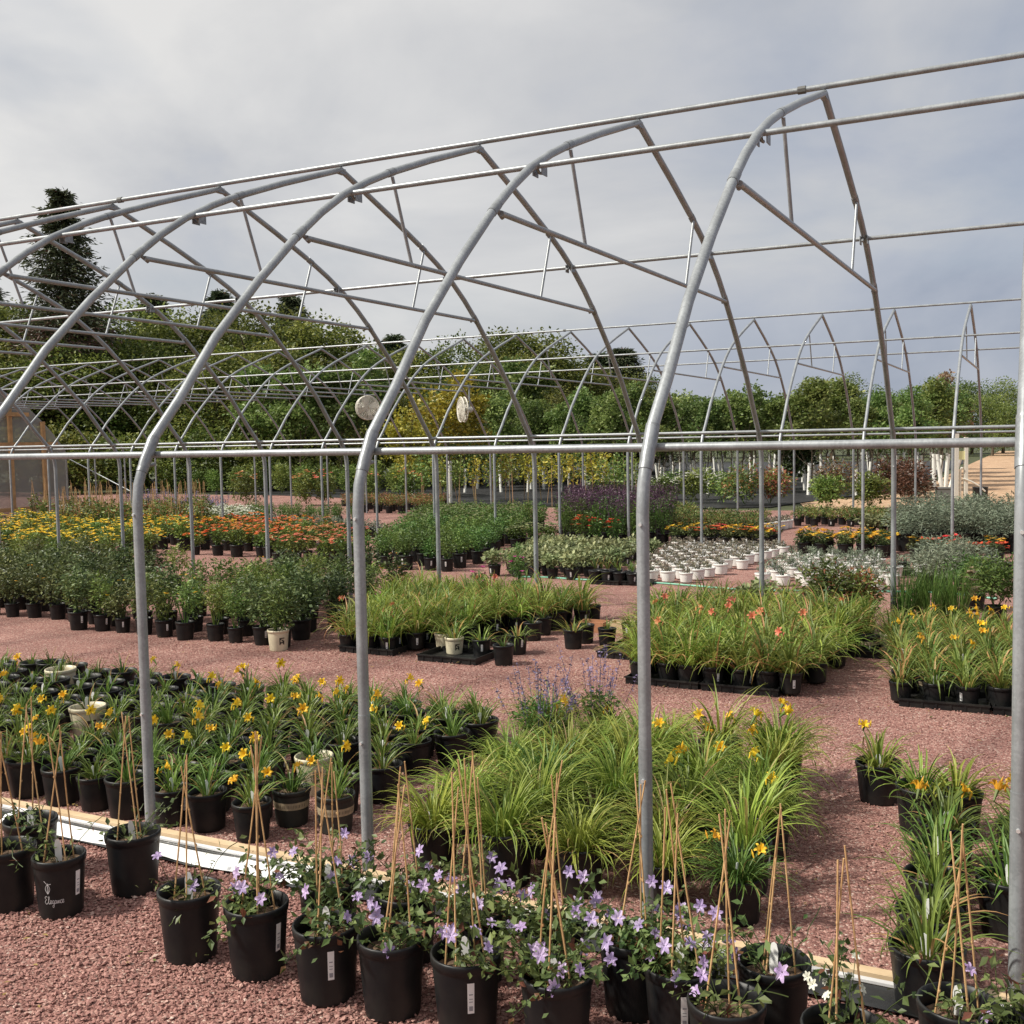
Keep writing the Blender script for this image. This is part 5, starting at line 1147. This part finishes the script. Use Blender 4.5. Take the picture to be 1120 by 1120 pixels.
# hedgerow trees at the right back
RX = [690, 740, 800, 845, 870, 900, 930, 955, 985, 1010, 1040, 1075, 1110, 1150]; RY = [412, 420, 424, 432, 414, 404, 402, 412, 420, 408, 400, 402, 404, 404]
for depth, step, off, nmr in ((92, 34, 0, 'back line of the right hedgerow'), (80, 44, 22, 'front line of the right hedgerow')):
    its = []
    for px in range(690, 1160, step):
        ty = float(np.interp(px, RX, RY)) + off * .9 + rnd.uniform(-3, 5); its.append(at_depth(px, ty, depth + rnd.uniform(-3, 3)))
    its = sorted(its, key=lambda p: proj(p[0], p[1], 0)[0])
    for i, (x, y, z) in enumerate(its):
        t = plantthing('hedgerow_tree', 'tree', 'broadleaf trees of the right hedgerow', f'rounded green tree, {fromleft(i + 1, len(its))} along the {nmr}', x, y, [('trunk', rnd.choice(WLT)), ('crown', rnd.choice(WL))])
        s = z / 7.5; t.scale = (s, s, s)

# ------------------------------------------------------------------ light
AZ, EL = R(38), R(47)       # sunlight travels along +X +Y, the sun stands behind the camera on the left
d = Vector((math.cos(AZ) * math.cos(EL), math.sin(AZ) * math.cos(EL), -math.sin(EL)))
sd = bpy.data.lights.new('sun', 'SUN'); sd.energy = 4.6; sd.angle = R(3.0); sd.color = (1.0, 0.945, 0.84)
so = bpy.data.objects.new('sun', sd); COL.objects.link(so); so.rotation_euler = d.to_track_quat('-Z', 'Y').to_euler()
w = bpy.data.worlds.new('World'); scn.world = w; w.use_nodes = True; nt = w.node_tree; nt.nodes.clear()
out = N(nt, 'ShaderNodeOutputWorld'); bg = N(nt, 'ShaderNodeBackground')
sky = N(nt, 'ShaderNodeTexSky', sky_type='NISHITA'); sky.sun_disc = False; sky.sun_elevation = EL; sky.sun_rotation = math.atan2(-d[0], -d[1])
bgs = N(nt, 'ShaderNodeBackground'); bgs.inputs['Strength'].default_value = 0.075; nt.links.new(sky.outputs[0], bgs.inputs['Color'])
tc = N(nt, 'ShaderNodeTexCoord'); mp = N(nt, 'ShaderNodeMapping'); mp.inputs['Scale'].default_value = (1.0, 1.0, 2.3); mp.inputs['Location'].default_value = (0.35, 0.1, 0.42)
nt.links.new(tc.outputs['Generated'], mp.inputs['Vector'])
n1 = N(nt, 'ShaderNodeTexNoise'); n1.inputs['Scale'].default_value = 2.1; n1.inputs['Detail'].default_value = 9; n1.inputs['Roughness'].default_value = 0.55; n1.inputs['Distortion'].default_value = 0.35
nt.links.new(mp.outputs[0], n1.inputs['Vector'])
# the cloud deck is thinner and brighter overhead and to the west, heavier low in the north-east
dt = N(nt, 'ShaderNodeVectorMath', operation='DOT_PRODUCT'); dt.inputs[1].default_value = (-0.33, -0.17, 0.50); nt.links.new(tc.outputs['Generated'], dt.inputs[0])
av = N(nt, 'ShaderNodeMath', operation='ADD'); nt.links.new(n1.outputs['Fac'], av.inputs[0]); nt.links.new(dt.outputs['Value'], av.inputs[1])
rc = ramp(nt, [(0.32, (0.28, 0.315, 0.395)), (0.48, (0.39, 0.415, 0.475)), (0.62, (0.50, 0.505, 0.52)), (0.82, (0.67, 0.66, 0.645))]); nt.links.new(av.outputs[0], rc.inputs['Fac'])
nt.links.new(rc.outputs['Color'], bg.inputs['Color']); bg.inputs['Strength'].default_value = 1.0
n2 = N(nt, 'ShaderNodeTexNoise'); n2.inputs['Scale'].default_value = 2.3; n2.inputs['Detail'].default_value = 5
m2 = N(nt, 'ShaderNodeMapping'); m2.inputs['Location'].default_value = (3.1, 1.7, 0.9); m2.inputs['Scale'].default_value = (1, 1, 2.2); nt.links.new(tc.outputs['Generated'], m2.inputs['Vector']); nt.links.new(m2.outputs[0], n2.inputs['Vector'])
rf = ramp(nt, [(0.34, (0.62,) * 3), (0.50, (0.93,) * 3)]); nt.links.new(n2.outputs['Fac'], rf.inputs['Fac'])
ms = N(nt, 'ShaderNodeMixShader'); nt.links.new(rf.outputs['Color'], ms.inputs[0]); nt.links.new(bgs.outputs[0], ms.inputs[1]); nt.links.new(bg.outputs[0], ms.inputs[2]); nt.links.new(ms.outputs[0], out.inputs['Surface'])
scn.view_settings.view_transform = 'Standard'; scn.view_settings.look = 'None'; scn.view_settings.exposure = 0.28; scn.view_settings.gamma = 1
scn.cycles.max_bounces = 6; scn.cycles.diffuse_bounces = 3; scn.cycles.transparent_max_bounces = 8; scn.cycles.use_denoising = True
print('objects', len(bpy.data.objects))
